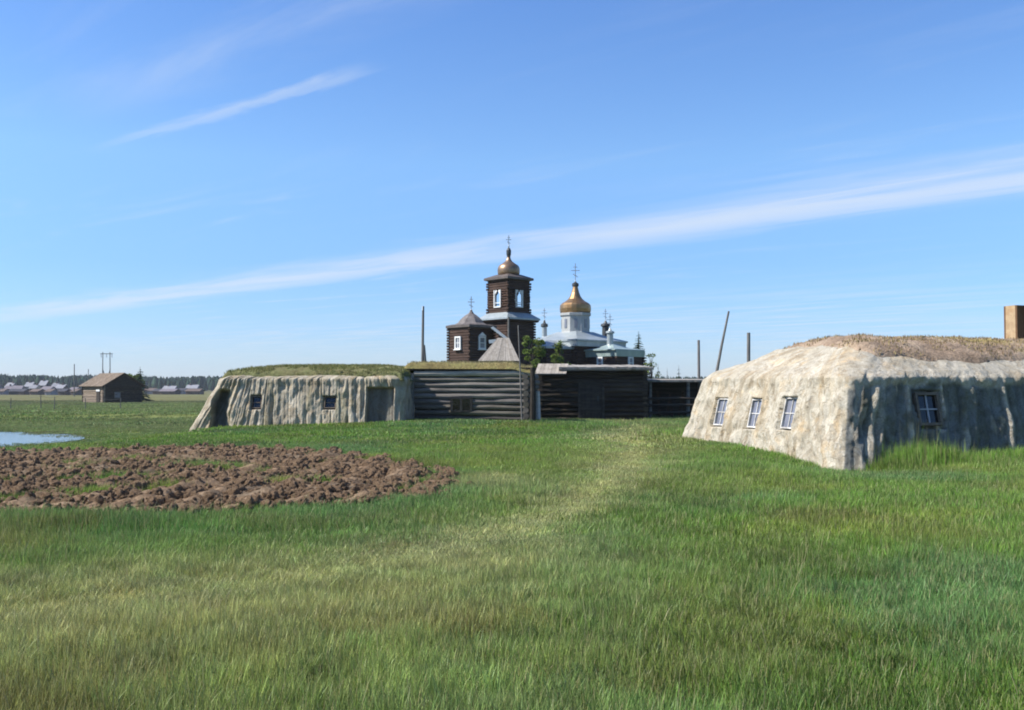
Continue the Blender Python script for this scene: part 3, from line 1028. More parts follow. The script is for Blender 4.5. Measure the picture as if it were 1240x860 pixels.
def edge2(x, y):
    n = .5 * (fbm(x / .9, y / .9, 241, 4) - .5) + .14 * (fbm(x / .2, y / .2, 243, 2) - .5)
    return np.minimum.reduce([y - .60, (x - 1.30) * .9, L2 - .02 - x, D2 - .8 - y]) + n * .40


turf2, tg2 = turf(H2, 'turf_roof', RG2, .56, (.6, L2 + .2), (.2, D2 - .3), .07, edge2, .14, M_turf_green, 245)
for (xx, zc, w_, h_) in WIN2:
    yb = at_height(RG2, zc - .3, 4); yt = at_height(RG2, zc + .3, 4)
    b = Vector((0, yt - yb, .6)).normalized()
    window(H2, (xx, at_height(RG2, zc, 4) + .13, zc), (1, 0, 0), b, w_, h_, frame=.035, depth=.12, nx=1, ny=2, fm=M_frame_brown, pm=M_glass_dark, muntin=.03, world=False)


# short grass growing on the two turf roofs
def blade_mesh(name, parent, pts, n, hgt, wid, lean, cols, world=True):
    """n blades at random points of pts (local xyz)"""
    i = rng.integers(0, len(pts), n)
    p = pts[i] + np.c_[rng.uniform(-.05, .05, (n, 2)), np.zeros(n)]
    th = rng.uniform(0, 2 * np.pi, n); h = hgt * rng.uniform(.5, 1.3, n)
    dx = np.cos(th) * wid / 2; dy = np.sin(th) * wid / 2
    la = rng.normal(0, lean, (n, 2)) * h[:, None]
    v = np.zeros((n, 5, 3))
    v[:, 0] = p + np.c_[-dx, -dy, -.03 * np.ones(n)]; v[:, 1] = p + np.c_[dx, dy, -.03 * np.ones(n)]
    v[:, 2] = p + np.c_[la * .35, h * .55] + np.c_[dx, dy, 0 * dx] * .7; v[:, 3] = p + np.c_[la * .35, h * .55] - np.c_[dx, dy, 0 * dx] * .7
    v[:, 4] = p + np.c_[la, h]
    base = np.arange(n)[:, None] * 5
    f = [tuple(r) for r in (base + np.array([0, 1, 2, 3])).tolist()] + [tuple(r) for r in (base + np.array([3, 2, 4])).tolist()]
    c = np.asarray(cols)[rng.integers(0, len(cols), n)] * rng.uniform(.7, 1.25, (n, 1))
    ob = mesh_obj(name, v.reshape(-1, 3), f, M_straw, parent, world, False, np.repeat(c, 5, 0))
    return ob


M_straw = foliage_mat('roof grass', (.9, .9, .9), (1.1, 1.1, 1.1), .3)
for (A, B, z, e), H_, nm, n_, hg, cols in ((tg1, H1, 'dry_grass', 9000, .055, [(.30, .22, .13), (.26, .18, .11), (.38, .31, .14), (.22, .18, .09)]),
                                          (tg2, H2, 'roof_grass', 15000, .085, [(.15, .17, .06), (.19, .19, .075), (.28, .25, .12), (.12, .15, .05)])):
    k = e > .03
    pts = np.stack([A[k], B[k], z[k]], -1)
    wts = vnoise(pts[:, 0] / .5, pts[:, 1] / .5, 251)
    pts = pts[wts > .35]
    o = blade_mesh(nm, H_, pts, n_, hg, .022, .35, cols, world=False)
    o['kind'] = 'stuff'


# ------------------------------------------------------------------ log walls
def log_wall(mb, p, q, z0, z1, dia, over=.0, seed=0, lo=.8, hi=1.15, skip=()):
    p = Vector((*p, 0)); q = Vector((*q, 0)); d = (q - p).normalized()
    r = random.Random(seed)
    n = max(1, round((z1 - z0) / dia)); dd = (z1 - z0) / n
    for k in range(n):
        if k in skip:
            continue
        zc = z0 + dd * (k + .5)
        rad = dd * .5 * r.uniform(.90, 1.10)
        t = r.uniform(lo, hi)
        side = Vector((-d.y, d.x, 0))
        pts = []; rr = []
        L = (q - p).length
        for i in range(7):
            f = i / 6
            pts.append(p + d * (-over + f * (L + 2 * over)) + Vector((0, 0, zc + r.uniform(-.022, .022))) + side * r.uniform(-.03, .03))
            rr.append(rad * r.uniform(.95, 1.03))
        mb.tube(pts, rr, 9, (t * 1.06, t * r.uniform(.96, 1.0), t * r.uniform(.84, .95)))


# ---- middle log barn, right against the left-hand house
bx0, bx1 = X(499, 42.2), X(645, 41.4)
B1 = thing('log_barn', 'grey weathered log barn under mossy turf between the clay house and the dark barn', 'barn', ((bx0 + bx1) / 2, 41.5, hz((bx0 + bx1) / 2, 41.5)))
zb = .02; zt_ = Z(449, 41.5)
m = MB(); log_wall(m, (bx0 - .05, 42.2), (bx1 - .12, 41.42), zb, zt_ - .24, .235, .10, 5, .42, 1.0)
m.build('log_wall', M_wood_grey, B1)
m = MB(); log_wall(m, (bx0 + .25, 42.12), (bx1 - .1, 41.36), zt_ - .24, zt_, .24, .15, 6, 2.0, 2.1)  # sunlight on the top log painted in by a brighter tint
m.build('top_log', M_wood_grey, B1)
m = MB(); log_wall(m, (bx1 - .26, 41.55), (bx1 + .3, 47.3), zb + .1, zt_ - .1, .235, .28, 8, .5, .9)
m.build('log_wall', M_wood_grey, B1)
m = MB(); m.box((bx0 - .1, 46.9, zb), (bx1 + .2, 47.2, zt_ - .1)); m.box((bx0 - .1, 41.8, zb), (bx0 + .1, 46.9, zt_ - .1))
m.build('back_wall', M_wood_grey, B1)
# corner post in front of the crossing logs
m = MB(); m.tube([(bx1 - .02, 41.02, hz(bx1, 41) - .2), (bx1 + .01, 41.03, zt_ * .6), (bx1 - .01, 41.08, zt_ + .12)], [.12, .115, .10], 9, (.6, .6, .6))
m.build('corner_post', M_wood_dark, B1)
# roof: beams and turf
gx_ = np.arange(bx0 - .35, bx1 + .22, .08); gy_ = np.arange(40.95, 47.6, .12)
A, B = np.meshgrid(gx_, gy_)
e = np.minimum.reduce([A - gx_[0], gx_[-1] - A, B - gy_[0], gy_[-1] - B])
B = B + (41.98 + (41.20 - 41.98) * (A - bx0) / (bx1 - bx0) - 40.95) * sstep(B, 47.5, 43)
zz = zt_ + .16 + .12 * sstep(B, 41, 44) + sstep(e, 0, .22) * (.12 + .12 * (fbm(A / .6, B / .6, 261, 4) - .45)) - .10 * (1 - sstep(e, -.01, .09))
zz = zz - .16 * sstep(A, X(618, 42), X(640, 42))
o = mesh_obj('turf_roof', np.stack([A, B, zz], -1).reshape(-1, 3), grid_faces(len(gx_), len(gy_)), M_turf_green, B1, True, True,
             np.repeat(lerp(np.array((1.0, .90, .82)), np.array((1.55, 1.32, 1.25)), fbm(A / .9, B / .9, 263, 3)).reshape(-1, 3), 1, 0))
pts = np.stack([A, B, zz], -1)[e > .1]
og = blade_mesh('roof_grass', B1, pts, 2600, .08, .022, .35, [(.16, .16, .07), (.24, .20, .11), (.30, .25, .14)])
og['kind'] = 'stuff'
m = MB(); m.box((gx_[0] + .06, 42.2, zt_ + .02), (gx_[-1] - .02, 47.4, zt_ + .13), (.45, .42, .4)); m.beam((bx0 - .2, 42.1, zt_ + .08), (bx1 + .15, 41.34, zt_ + .08), .13, .10, (.6, .55, .5)); m.build('roof_boards', M_wood_dark, B1)
# small low window with two dark openings
wz = Z(490, 41.7); wx = X(559, 41.7)
m = MB()
for dx in (-.42, -.02, .40):
    m.box((wx + dx - .05, 41.66, wz - .24), (wx + dx + .05, 41.80, wz + .24))
m.box((wx - .47, 41.665, wz + .24), (wx + .45, 41.795, wz + .31)); m.box((wx - .47, 41.665, wz - .31), (wx + .45, 41.795, wz - .24))
f = m.build('window', M_wood_dark, B1)
m = MB(); m.box((wx - .37, 41.69, wz - .24), (wx - .07, 41.73, wz + .24)); m.box((wx + .03, 41.69, wz - .24), (wx + .35, 41.73, wz + .24)); m.build('pane', M_glass_dark, f)

# ---- dark log barn with a plank gate
gx0, gx1 = X(652, 50), X(784, 50)
B2 = thing('log_barn', 'dark shaded log barn with wide plank gate, standing in front of the church', 'barn', ((gx0 + gx1) / 2, 50, hz(4, 50)))
z0 = -.05; z1 = Z(449, 50)
dx0, dx1 = X(703, 50), X(729, 50); dzt = Z(467, 50)
nl = round((z1 - z0) / .25)
m = MB()
log_wall(m, (gx0, 50.1), (dx0 - .08, 50.1), z0, dzt + .12, .25, .0, 11, .5, 1.0)
log_wall(m, (dx1 + .08, 50.1), (gx1, 50.1), z0, dzt + .12, .25, .0, 12, .5, 1.0)
log_wall(m, (gx0, 50.1), (gx1, 50.1), dzt + .12, z1, .25, .0, 13, .5, 1.0)
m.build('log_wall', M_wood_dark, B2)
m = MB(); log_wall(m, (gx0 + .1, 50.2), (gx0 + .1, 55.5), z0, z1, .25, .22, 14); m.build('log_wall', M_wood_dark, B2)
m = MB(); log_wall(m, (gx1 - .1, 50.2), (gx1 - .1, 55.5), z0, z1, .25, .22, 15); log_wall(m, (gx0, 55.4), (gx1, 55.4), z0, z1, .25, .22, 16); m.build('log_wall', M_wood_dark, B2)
m = MB()
for k in range(7):
    wv = (dx1 - dx0) / 7
    m.box((dx0 + k * wv + .006, 50.02, z0 + .12), (dx0 + (k + 1) * wv - .006, 50.08 + .006 * (k % 2), dzt + .02), (.85 + .3 * random.random(),) * 3)
for zz_ in (.55, 1.35):
    m.box((dx0 + .04, 49.97, zz_), (dx1 - .04, 50.018, zz_ + .12), (1.1, 1.1, 1.1))
dr = m.build('gate', M_wood_dark, B2)
m = MB(); m.box((dx1 - .24, 49.92, 1.0), (dx1 - .16, 49.966, 1.25)); m.build('handle', M_dark_metal, dr)
m = MB()
m.box((dx0 - .13, 49.96, z0 + .1), (dx0 - .003, 50.2, dzt + .03)); m.box((dx1 + .003, 49.96, z0 + .1), (dx1 + .13, 50.2, dzt + .03)); m.box((dx0 - .13, 49.95, dzt + .033), (dx1 + .13, 50.2, dzt + .15))
m.build('gate_frame', M_wood_dark, B2)
# plank roof, a shallow slope with ragged board ends
m = MB(); r_ = random.Random(3)
xx = gx0 + 1.0
while xx < gx1 + .1:
    wv = r_.uniform(.17, .24); t_ = r_.uniform(.62, 1.0)
    m.beam((xx + wv / 2, 49.55 + r_.uniform(-.06, .05), z1 + .10 + r_.uniform(0, .03)), (xx + wv / 2, 56, z1 + .36 + r_.uniform(0, .03)), wv - .012, .12, (t_,) * 3)
    xx += wv
m.build('roof', M_plank, B2)
m = MB(); m.box((gx0 + 1.0, 49.62, z1 + .0), (gx1 + .1, 49.74, z1 + .09), (.7, .68, .66)); m.build('eave_board', M_plank, B2)
# tilted boards over the left corner
m = MB()
for k in range(8):
    f = k / 7
    x0_ = X(650, 49.3) + f * 1.35
    t_ = r_.uniform(.8, 1.05)
    m.beam((x0_, 49.2, Z(453, 49.2) + .10 * f * 0), (x0_ + .22, 50.9, Z(441, 50.9)), .19, .05, (t_, t_ * .97, t_ * .93))
m.build('roof_boards', M_plank, B2)

# ---- open shed and rail fence at the right of the dark barn
sx0, sx1 = X(786, 52.5), X(862, 52.5)
S1 = thing('open_shed', 'low open shed with rails and pale roof edge, right of the dark barn', 'shed', ((sx0 + sx1) / 2, 52.5, hz(7, 52.5)))
zs = Z(462, 52.5)
m = MB()
for k in range(17):
    xx = sx0 + (sx1 - sx0) * k / 16.0; t_ = r_.uniform(.75, 1.0)
    m.beam((xx, 52.1 + r_.uniform(-.05, .05), zs + .02), (xx, 56.6, zs + .12), (sx1 - sx0) / 16 - .012, .11, (t_,) * 3)
m.build('roof', M_plank, S1)
m = MB(); m.box((sx0 - .1, 56.2, -.2), (sx1 + .3, 56.4, zs + .03)); m.box((sx0 - .1, 53, -.2), (sx0, 56.2, zs + .02)); m.build('back_wall', M_wood_dark, S1)
for px_ in (787, 833, 858):
    xx = X(px_, 52.4)
    m = MB(); m.tube([(xx, 52.4, -.3), (xx + .02, 52.4, zs - .03)], [.10, .085], 8); m.build('post', M_wood_grey, S1)
for zz_ in (Z(500, 52.3), Z(491, 52.3), Z(483, 52.3)):
    m = MB(); m.tube([(sx0 - .2, 52.25, zz_), ((sx0 + sx1) / 2, 52.22, zz_ + .04), (sx1 + .3, 52.25, zz_ - .02)], [.06, .065, .055], 7); m.build('rail', M_wood_dark, S1)
m = MB()
for k in range(5):
    xx = X(800 + 8 * k, 54); m.beam((xx, 54.2 + .2 * k, -.1), (xx + .35 * (k % 2) - .1, 54.6, zs - .5 - .2 * (k % 3)), .12, .12, (1.3, 1.1, .95))
m.build('leaning_boards', M_wood_dark, S1)


# ------------------------------------------------------------------ poles
def pole(name, label, cat, pts, r0, r1, m_, group=None, n=8):
    b = pts[0]
    th = thing(name, label, cat, (b[0], b[1], hz(b[0], b[1])), 0, group)
    mb = MB(); k = len(pts)
    mb.tube(pts, [r0 + (r1 - r0) * i / (k - 1) for i in range(k)], n)
    mb.build('shaft', m_, th)
    return th


def gpt(px, Y, dz=-.3):
    return (X(px, Y), Y, hz(X(px, Y), Y) + dz)


up = pole('utility_pole', 'tall straight pole with short brace behind the left clay house', 'pole', [gpt(511, 62), tuple(P(512, 405, 62)), tuple(P(512.5, 371, 62))], .095, .07, M_pole)
m = MB(); m.tube([gpt(521, 62), tuple(P(513, 418, 62))], [.12, .09], 8); m.build('brace', M_pole, up)
m = MB(); m.tube([tuple(P(512, 376, 62) + Vector((0, -.14, 0))), tuple(P(512, 373, 62) + Vector((.0, -.14, .1)))], [.05, .04], 6); m.build('insulator', M_white, up)
pole('bare_pole', 'thin grey pole in front of the bell tower', 'pole', [gpt(615.5, 72), tuple(P(616, 384, 72))], .085, .07, M_pole)
pole('bare_pole', 'slender pole leaning on the front of the grey log barn, taller than its roof', 'pole', [(X(632, 40.7), 40.7, hz(0, 40.7) + .05), tuple(P(629.5, 440, 40.85)), tuple(P(627.5, 394, 41.1))], .034, .022, M_pole)
pole('bare_pole', 'upright thin pole just left of the big leaning pole', 'pole', [gpt(846.5, 56), tuple(P(846, 412, 56))], .09, .07, M_pole)
pole('bare_pole', 'crooked leaning pole against the sky left of the right clay house', 'pole', [gpt(857, 46), tuple(P(868, 450, 46)), tuple(P(874, 418, 46)), tuple(P(882.5, 377, 46))], .085, .045, M_pole)
pole('bare_pole', 'short pole top showing behind the right clay house hip', 'pole', [gpt(906, 50), tuple(P(906.5, 403, 50))], .10, .085, M_pole)
pole('white_post', 'whitish birch post beside the corner of the grey log barn', 'post', [(X(651.5, 42.6), 42.6, hz(1, 42.6) - .2), tuple(P(651.3, 490, 42.6)), tuple(P(651, 474, 42.6))], .115, .09, M_pale_post)

# ---- H-frame power line support
PY_ = 300.0
T1 = thing('power_pylon', 'distant two legged power line pylon with a crossbar on the left skyline', 'pylon', (X(129, PY_), PY_, hz(X(129, PY_), PY_)))
for px_ in (124, 133.5):
    m = MB(); m.tube([gpt(px_, PY_), tuple(P(px_ + (.6 if px_ < 130 else -.3), 426.5, PY_))], [.17, .12], 8); m.build('post', M_pole, T1)
m = MB(); m.beam(P(121.5, 428.5, PY_ - .3), P(136.5, 428.5, PY_ - .3), .16, .20); m.build('crossarm', M_pole, T1)
m = MB(); m.beam(P(124, 446, PY_), P(129, 462, PY_), .18); m.beam(P(133.5, 446, PY_), P(130, 462, PY_), .18); m.build('brace', M_pole, T1)
for px_ in (122.5, 129, 135.5):
    m = MB(); m.tube([P(px_, 429, PY_ - .3), P(px_, 433, PY_ - .3)], [.10, .14], 6); m.build('insulator', M_cross, T1)
pole('utility_pole', 'small far pole on the skyline left of the pylon', 'pole', [gpt(90, 330), tuple(P(90, 441, 330))], .20, .15, M_pole)
pole('utility_pole', 'tiny far pole just left of the pylon and above the log cabin', 'pole', [gpt(107, 340), tuple(P(107, 447, 340))], .16, .12, M_pole)


# ------------------------------------------------------------------ church
TW = Vector((X(616, 90), 90.0)); PW = Vector((X(570.5, 86.4), 86.4)); NW = Vector((X(697, 97), 97.0)); CW = Vector((X(744, 93.5), 93.5))
CH = thing('wooden_church', 'dark wooden church with a bell tower, white metal roofs and gilded dome', 'church', (TW.x, TW.y, hz(TW.x, TW.y)))
A0 = R(-90 - 2)                     # first corner of every square block points at the camera
NLr = Vector((math.cos(A0 - R(45)), math.sin(A0 - R(45)), 0)); NRr = Vector((math.cos(A0 + R(45)), math.sin(A0 + R(45)), 0))


def log_block(name, c, half, z0, z1, course=.24, m_=None):
    """square log wall block: half = corner distance; rows of logs bulge"""
    prof = []; z = z0; k = 0
    while z < z1 - .02:
        z2 = min(z + course, z1)
        prof += [(half - .05, z), (half, z + (z2 - z) * .25), (half, z + (z2 - z) * .75), (half - .05, z2 - .004)]
        z = z2
    m = MB(); m.loft(prof, c, 4, A0); r = random.Random(int(half * 100))
    # crossing log ends at the corners
    for i in range(4):
        t = A0 + i * math.pi / 2
        cx, cy = c[0] + (half - .03) * math.cos(t), c[1] + (half - .03) * math.sin(t)
        zc = z0 + course / 2; k = 0
        while zc < z1 - .1:
            nrm = t + (math.pi / 4 if k % 2 else -math.pi / 4)
            d = Vector((math.cos(nrm), math.sin(nrm), 0))
            m.tube([Vector((cx, cy, zc)) - d * .1, Vector((cx, cy, zc)) + d * .16], [course * .42] * 2, 7, (.9, .9, .9))
            zc += course; k += 1
    return m.build(name, m_ or M_church_log, CH)


def face_point(c, half, n, z, off=0.0, side=0.0):
    hs = half / math.sqrt(2)
    a = Vector((-n.y, n.x, 0))
    return Vector((c[0], c[1], 0)) + n * (hs + off) + a * side + Vector((0, 0, z))


def church_window(c, half, n, z, w_, h_, side=0.0, pane=None, frame=.13, ny=2, nx=1, fm=None, head=False):
    a = Vector((-n.y, n.x, 0)); b = Vector((0, 0, 1))
    f = window(CH, face_point(c, half, n, z, .10, side), a, b, w_, h_, frame=frame, depth=.12, nx=nx, ny=ny, pm=pane or M_glass_pale, fm=fm or M_white, muntin=.06, sill=True)
    if head:
        m = MB(); p = face_point(c, half, n, z + h_ / 2, .09, side)
        v = [p + a * (-w_ / 2 - .05), p + a * (w_ / 2 + .05), p + b * .32]
        v2 = [q_ + n * .08 for q_ in v]
        m.add([q_ + Vector((0, 0, .03)) for q_ in v + v2], [(0, 2, 1), (3, 4, 5), (0, 1, 4, 3), (1, 2, 5, 4), (2, 0, 3, 5)])
        m.build('pediment', fm or M_white, f)
    return f


def cross(parent, c, z0, z1, wd=.09):
    H_ = z1 - z0; m = MB(); x, y = c
    m.box((x - wd / 2, y - wd / 2, z0), (x + wd / 2, y + wd / 2, z1))
    for f, l, tilt in ((.62, .46, 0), (.80, .22, 0), (.36, .26, .09)):
        zc = z0 + H_ * f; hl = H_ * l / 2
        m.beam((x - hl, y, zc + tilt * H_), (x - wd / 2 - .002, y, zc), wd * .85); m.beam((x + wd / 2 + .002, y, zc), (x + hl, y, zc - tilt * H_), wd * .85)
    m.loft([(.03, z0 - .02), (wd * 1.1, z0 + .05), (wd * 1.1, z0 + .12), (.03, z0 + .2)], c, 8)
    return m.build('cross', M_cross, parent)


# bell tower, lower storey and roof skirt
tz = lambda py: Z(py, 90)
log_block('tower_base', TW, 2.32, .1, tz(388) + .03)
m = MB()
m.loft([(2.80, tz(388.5)), (2.86, tz(388.5)), (2.86, tz(386.5)), (1.86, tz(379.3)), (1.80, tz(379.3))], TW, 4, A0, cap=False)
m.loft([(2.80, tz(388.5)), (2.0, tz(388.5) + .03)], TW, 4, A0, cap=False)
m.build('skirt_roof', M_metal_roof, CH)
m = MB(); m.loft([(2.6, tz(391)), (2.74, tz(390)), (2.74, tz(388.6))], TW, 4, A0, cap=False); m.build('cornice', M_church_log, CH)
# belfry
bz0, bz1 = tz(373.5), tz(352.5)
log_block('belfry_base', TW, 1.92, tz(380.5), bz0)
log_block('belfry_top', TW, 1.92, bz1, tz(341))
CR = [Vector((TW.x + 1.80 * math.cos(A0 + k * math.pi / 2), TW.y + 1.80 * math.sin(A0 + k * math.pi / 2))) for k in range(5)]
for k in range(4):
    pa, pb = CR[k], CR[k + 1]
    L_ = (pb - pa).length; f_ = (L_ / 2 - .52) / L_; dv = (pb - pa).normalized()
    m = MB()                                            # log piers either side of the open arch
    log_wall(m, pa, pa.lerp(pb, f_), bz0, bz1, .24, .1, 71 + k, .85, 1.05)
    m.build('belfry_pier', M_church_log, CH)
    m = MB(); log_wall(m, pb, pb.lerp(pa, f_), bz0 + .012, bz1, .24, .1, 75 + k, .85, 1.05)
    pr = m.build('belfry_pier', M_church_log, CH)
    mid2 = (pa + pb) / 2; nn2 = Vector((dv.y, -dv.x, 0)); a3_ = Vector((dv.x, dv.y, 0)); c3_ = Vector((mid2.x, mid2.y, 0)) + nn2 * .06
    m = MB()
    for sg in (-1, 1):
        m.obox(c3_ + a3_ * sg * .405 + Vector((0, 0, (bz0 + bz1) / 2)), a3_, (0, 0, 1), nn2, .09, bz1 - bz0, .20)
    m.obox(c3_ + Vector((0, 0, bz0 + .05)), a3_, (0, 0, 1), nn2, .718, .10, .20)
    for sg in (-1, 1):                                  # corner brackets round the head of the opening
        m.beam(c3_ + a3_ * sg * .36 + Vector((0, 0, bz1 - .30)), c3_ + a3_ * sg * .14 + Vector((0, 0, bz1 - .03)), .09, .16)
    m.build('arch_frame', M_white if k in (0, 3) else M_church_log, pr)
    m = MB(); m.obox(c3_ + Vector((0, 0, bz0 + .42)), a3_, (0, 0, 1), nn2, .718, .06, .06); m.build('rail', M_white, pr)
m = MB()
m.loft([(1.9, tz(341)), (2.27, tz(340)), (2.27, tz(337.5)), (1.15, tz(333)), (.9, tz(332.8))], TW, 4, A0)
m.build('belfry_roof', M_brown_dark, CH)
m = MB()
prof = [(.96, tz(333.5)), (1.0, tz(331)), (1.02, tz(328)), (.99, tz(324.5)), (.86, tz(321.5)), (.56, tz(319)), (.32, tz(316.5)), (.20, tz(314)), (.15, tz(311.5))]
m.loft(prof, TW, 16); d = m.build('dome', M_copper, CH, smooth=True)
m = MB(); m.loft([(.14, tz(312)), (.17, tz(310)), (.21, tz(308)), (.22, tz(303.5)), (.15, tz(301.5)), (.05, tz(299.5))], TW, 12); m.build('finial', M_dark_metal, d)
cross(d, TW, tz(299), tz(285), .07)

# porch tower
pz = lambda py: Z(py, 86.4)
log_block('porch_tower', PW, 2.0, .1, pz(396.5))
for n, sd in ((NLr, 0.0), (NRr, -.05)):
    church_window(PW, 1.98, n, pz(416), .78, 1.12, sd, frame=.13, ny=2, nx=2 if n == NLr else 1, pane=M_glass_sky, head=(n == NRr))
m = MB()
m.loft([(2.0, pz(398.3)), (2.22, pz(397.5)), (2.22, pz(394.8)), (1.7, pz(393.2))], PW, 4, A0)
m.build('eave', M_brown_dark, CH)
m = MB()
m.loft([(1.62, pz(394.2)), (1.22, pz(391.5)), (1.02, pz(388)), (.80, pz(385)), (.52, pz(382)), (.28, pz(380)), (.14, pz(377.5)), (.10, pz(375.5))], PW, 8, A0 + R(22.5))
d = m.build('dome', M_porch_roof, CH)
cross(d, PW, pz(377), pz(359), .075)

# passage between porch and tower, with a sloping roof and white barge board
mid = (PW + TW) / 2
ax = (TW - PW).normalized(); a3 = Vector((ax.x, ax.y, 0)); n3 = Vector((ax.y, -ax.x, 0))
m = MB()
cc = Vector((mid.x, mid.y, 0))
m.obox(cc + Vector((0, 0, 2.9)), a3, (0, 0, 1), n3, 3.2, 5.8, 2.4); m.build('passage_wall', M_church_log, CH)
m = MB()
m.beam(P(596, 396.5, 85.0), P(614.5, 411, 85.0), .30, .22); m.build('barge_board', M_white, CH)
m = MB()
v = [P(595, 396, 85.1), P(615, 411.5, 85.1), P(613, 411.5, 88.5), P(593, 396, 88.5)]
v = v + [q_ - Vector((0, 0, .15)) for q_ in v]
m.add(v, [(0, 1, 2, 3), (7, 6, 5, 4), (0, 4, 5, 1), (1, 5, 6, 2), (2, 6, 7, 3), (3, 7, 4, 0)]); m.build('lean_to_roof', M_metal_roof, CH)
m = MB(); m.beam(P(592, 414, 84.6), P(607, 412.5, 84.6), .25, .3); m.build('porch_fascia', M_white, CH)

# nave with tented white roof
nz = lambda py: Z(py, 97)
log_block('nave', NW, 4.35, .1, nz(421.5) + .2, .28)
m = MB()
m.loft([(4.5, nz(422)), (4.88, nz(421.5)), (4.93, nz(415.5))], NW, 4, A0, cap=False); m.build('cornice', M_metal_roof, CH)
m = MB()
m.loft([(5.05, nz(415.6)), (5.1, nz(415.2)), (5.1, nz(413.6)), (3.2, nz(408.5)), (1.75, nz(402.3)), (1.3, nz(402))], NW, 4, A0); m.build('roof', M_metal_roof, CH)
m = MB()
m.loft([(1.52, nz(403.5)), (1.46, nz(402)), (1.46, nz(383.5)), (1.60, nz(382.5)), (1.60, nz(379.8)), (1.4, nz(379.2))], NW, 8, A0 + R(22.5)); dr = m.build('drum', M_drum, CH)
for k in range(8):
    t_ = A0 + R(45 * k)
    n = Vector((math.cos(t_), math.sin(t_), 0)); a = Vector((-n.y, n.x, 0))
    m = MB(); c_ = Vector((NW.x, NW.y, 0)) + n * (1.46 * math.cos(R(22.5)) + .02) + Vector((0, 0, nz(392.5)))
    m.obox(c_, a, (0, 0, 1), n, .30, .88, .04); m.build('drum_window', M_glass_sky, dr)
m = MB()
prof = [(1.40, nz(379.6)), (1.50, nz(377.8)), (1.53, nz(374)), (1.50, nz(370)), (1.33, nz(367.6)), (1.0, nz(365.3)), (.70, nz(362.3)), (.50, nz(358.6)), (.37, nz(354)), (.28, nz(349.5)), (.23, nz(346.5))]
m.loft(prof, NW, 20); d = m.build('dome', M_gold, CH)
m = MB(); m.loft([(.25, nz(347.3)), (.33, nz(346.5)), (.33, nz(343.5)), (.16, nz(342.3)), (.05, nz(341))], NW, 12); m.build('finial', M_dark_metal, d)
cross(d, NW, nz(342), nz(319), .075)


def cupola(px, Y, base, cap0, cap1, top, r, wallm, capm, crossz=None):
    c = Vector((X(px, Y), Y)); z = lambda py: Z(py, Y)
    m = MB(); m.loft([(r * 1.25, z(base + 1.5)), (r * 1.05, z(base - 1)), (r, z(cap0))], c, 10, cap=True); o_ = m.build('cupola', wallm, CH)
    m = MB(); m.loft([(r * 1.3, z(cap0)), (r * 1.45, z(cap0 - .8)), (r * 1.35, z(cap1 + 1)), (r * .6, z(cap1)), (.07, z(top))], c, 10); m.build('cap', capm, o_)
    if crossz:
        cross(o_, c, z(top + 1), z(crossz), .06)


cupola(659.3, 98.5, 408.5, 396, 391.5, 388, .25, M_metal_roof, M_dark_metal, 373)
cupola(733.5, 99.5, 410, 395.5, 391.5, 388.5, .34, M_dark_metal, M_dark_metal, 374)
# side chapel in front of the nave
cz = lambda py: Z(py, 93.5)
log_block('chapel', CW, 2.72, .1, cz(432) + .1, .28)
m = MB(); m.loft([(2.66, cz(433)), (2.82, cz(432.5)), (2.9, cz(425.5))], CW, 4, A0, cap=False); m.build('cornice', M_green_roof, CH)
m = MB(); m.loft([(2.98, cz(425.6)), (3.0, cz(425.2)), (3.0, cz(424)), (1.5, cz(421.5)), (.5, cz(417.5)), (.3, cz(417))], (CW.x - .15, CW.y), 4, A0); m.build('roof', M_green_roof, CH)
cupola(739, 93.4, 418, 404, 400.5, 398, .29, M_metal_roof, M_metal_roof, 380)
church_window(CW, 2.7, NLr, cz(440), .7, 1.1, 0, pane=M_glass_sky)
church_window(CW, 2.7, NRr, cz(440), .7, 1.1, 0, pane=M_glass_sky)
church_window(NW, 4.3, NLr, nz(436), .8, 1.3, 1.2, pane=M_glass_sky); church_window(NW, 4.3, NLr, nz(436), .8, 1.3, -1.3, pane=M_glass_sky)
# refectory joining tower and nave
RC = (TW * .46 + NW * .54)
log_block('refectory', RC, 3.1, .1, Z(423, 93), .28)
m = MB(); m.loft([(3.2, Z(423.5, 93)), (3.45, Z(423, 93)), (3.45, Z(420.5, 93)), (1.0, Z(412, 93))], RC, 4, A0); m.build('roof', M_metal_roof, CH)

# ------------------------------------------------------------------ storehouse with a steep plank roof
SW = Vector((X(604, 70), 70.0))
ST = thing('storehouse', 'small plank storehouse with steep sunlit grey roof, in front of the church porch', 'storehouse', (SW.x, SW.y, hz(SW.x, SW.y)))
s7 = lambda py: Z(py, 70)
m = MB()
xl, xr_ = X(581, 70), X(627, 70)
log_wall(m, (xl + .1, 69.6), (xr_ - .1, 69.6), 0, s7(437), .24, .18, 31); log_wall(m, (xl + .1, 69.7), (xl + .1, 73), .12, s7(437), .24, .18, 32)
log_wall(m, (xr_ - .1, 69.7), (xr_ - .1, 73), .12, s7(437), .24, .18, 33); log_wall(m, (xl + .1, 73), (xr_ - .1, 73), 0, s7(437), .24, .18, 34)
m.build('log_wall', M_wood_dark, ST)
m = MB()
rid0, rid1 = X(602.5, 70), X(616, 70)
zr, ze = s7(408.5), s7(437.5); yr = 71.0
bl, br_, fl_, fr_ = (xl - .1, 73.4, ze), (xr_ + .12, 73.4, ze), (xl - .1, 69.2, ze), (xr_ + .12, 69.2, ze)
r0_, r1_ = (rid0, yr, zr), (rid1, yr, zr)


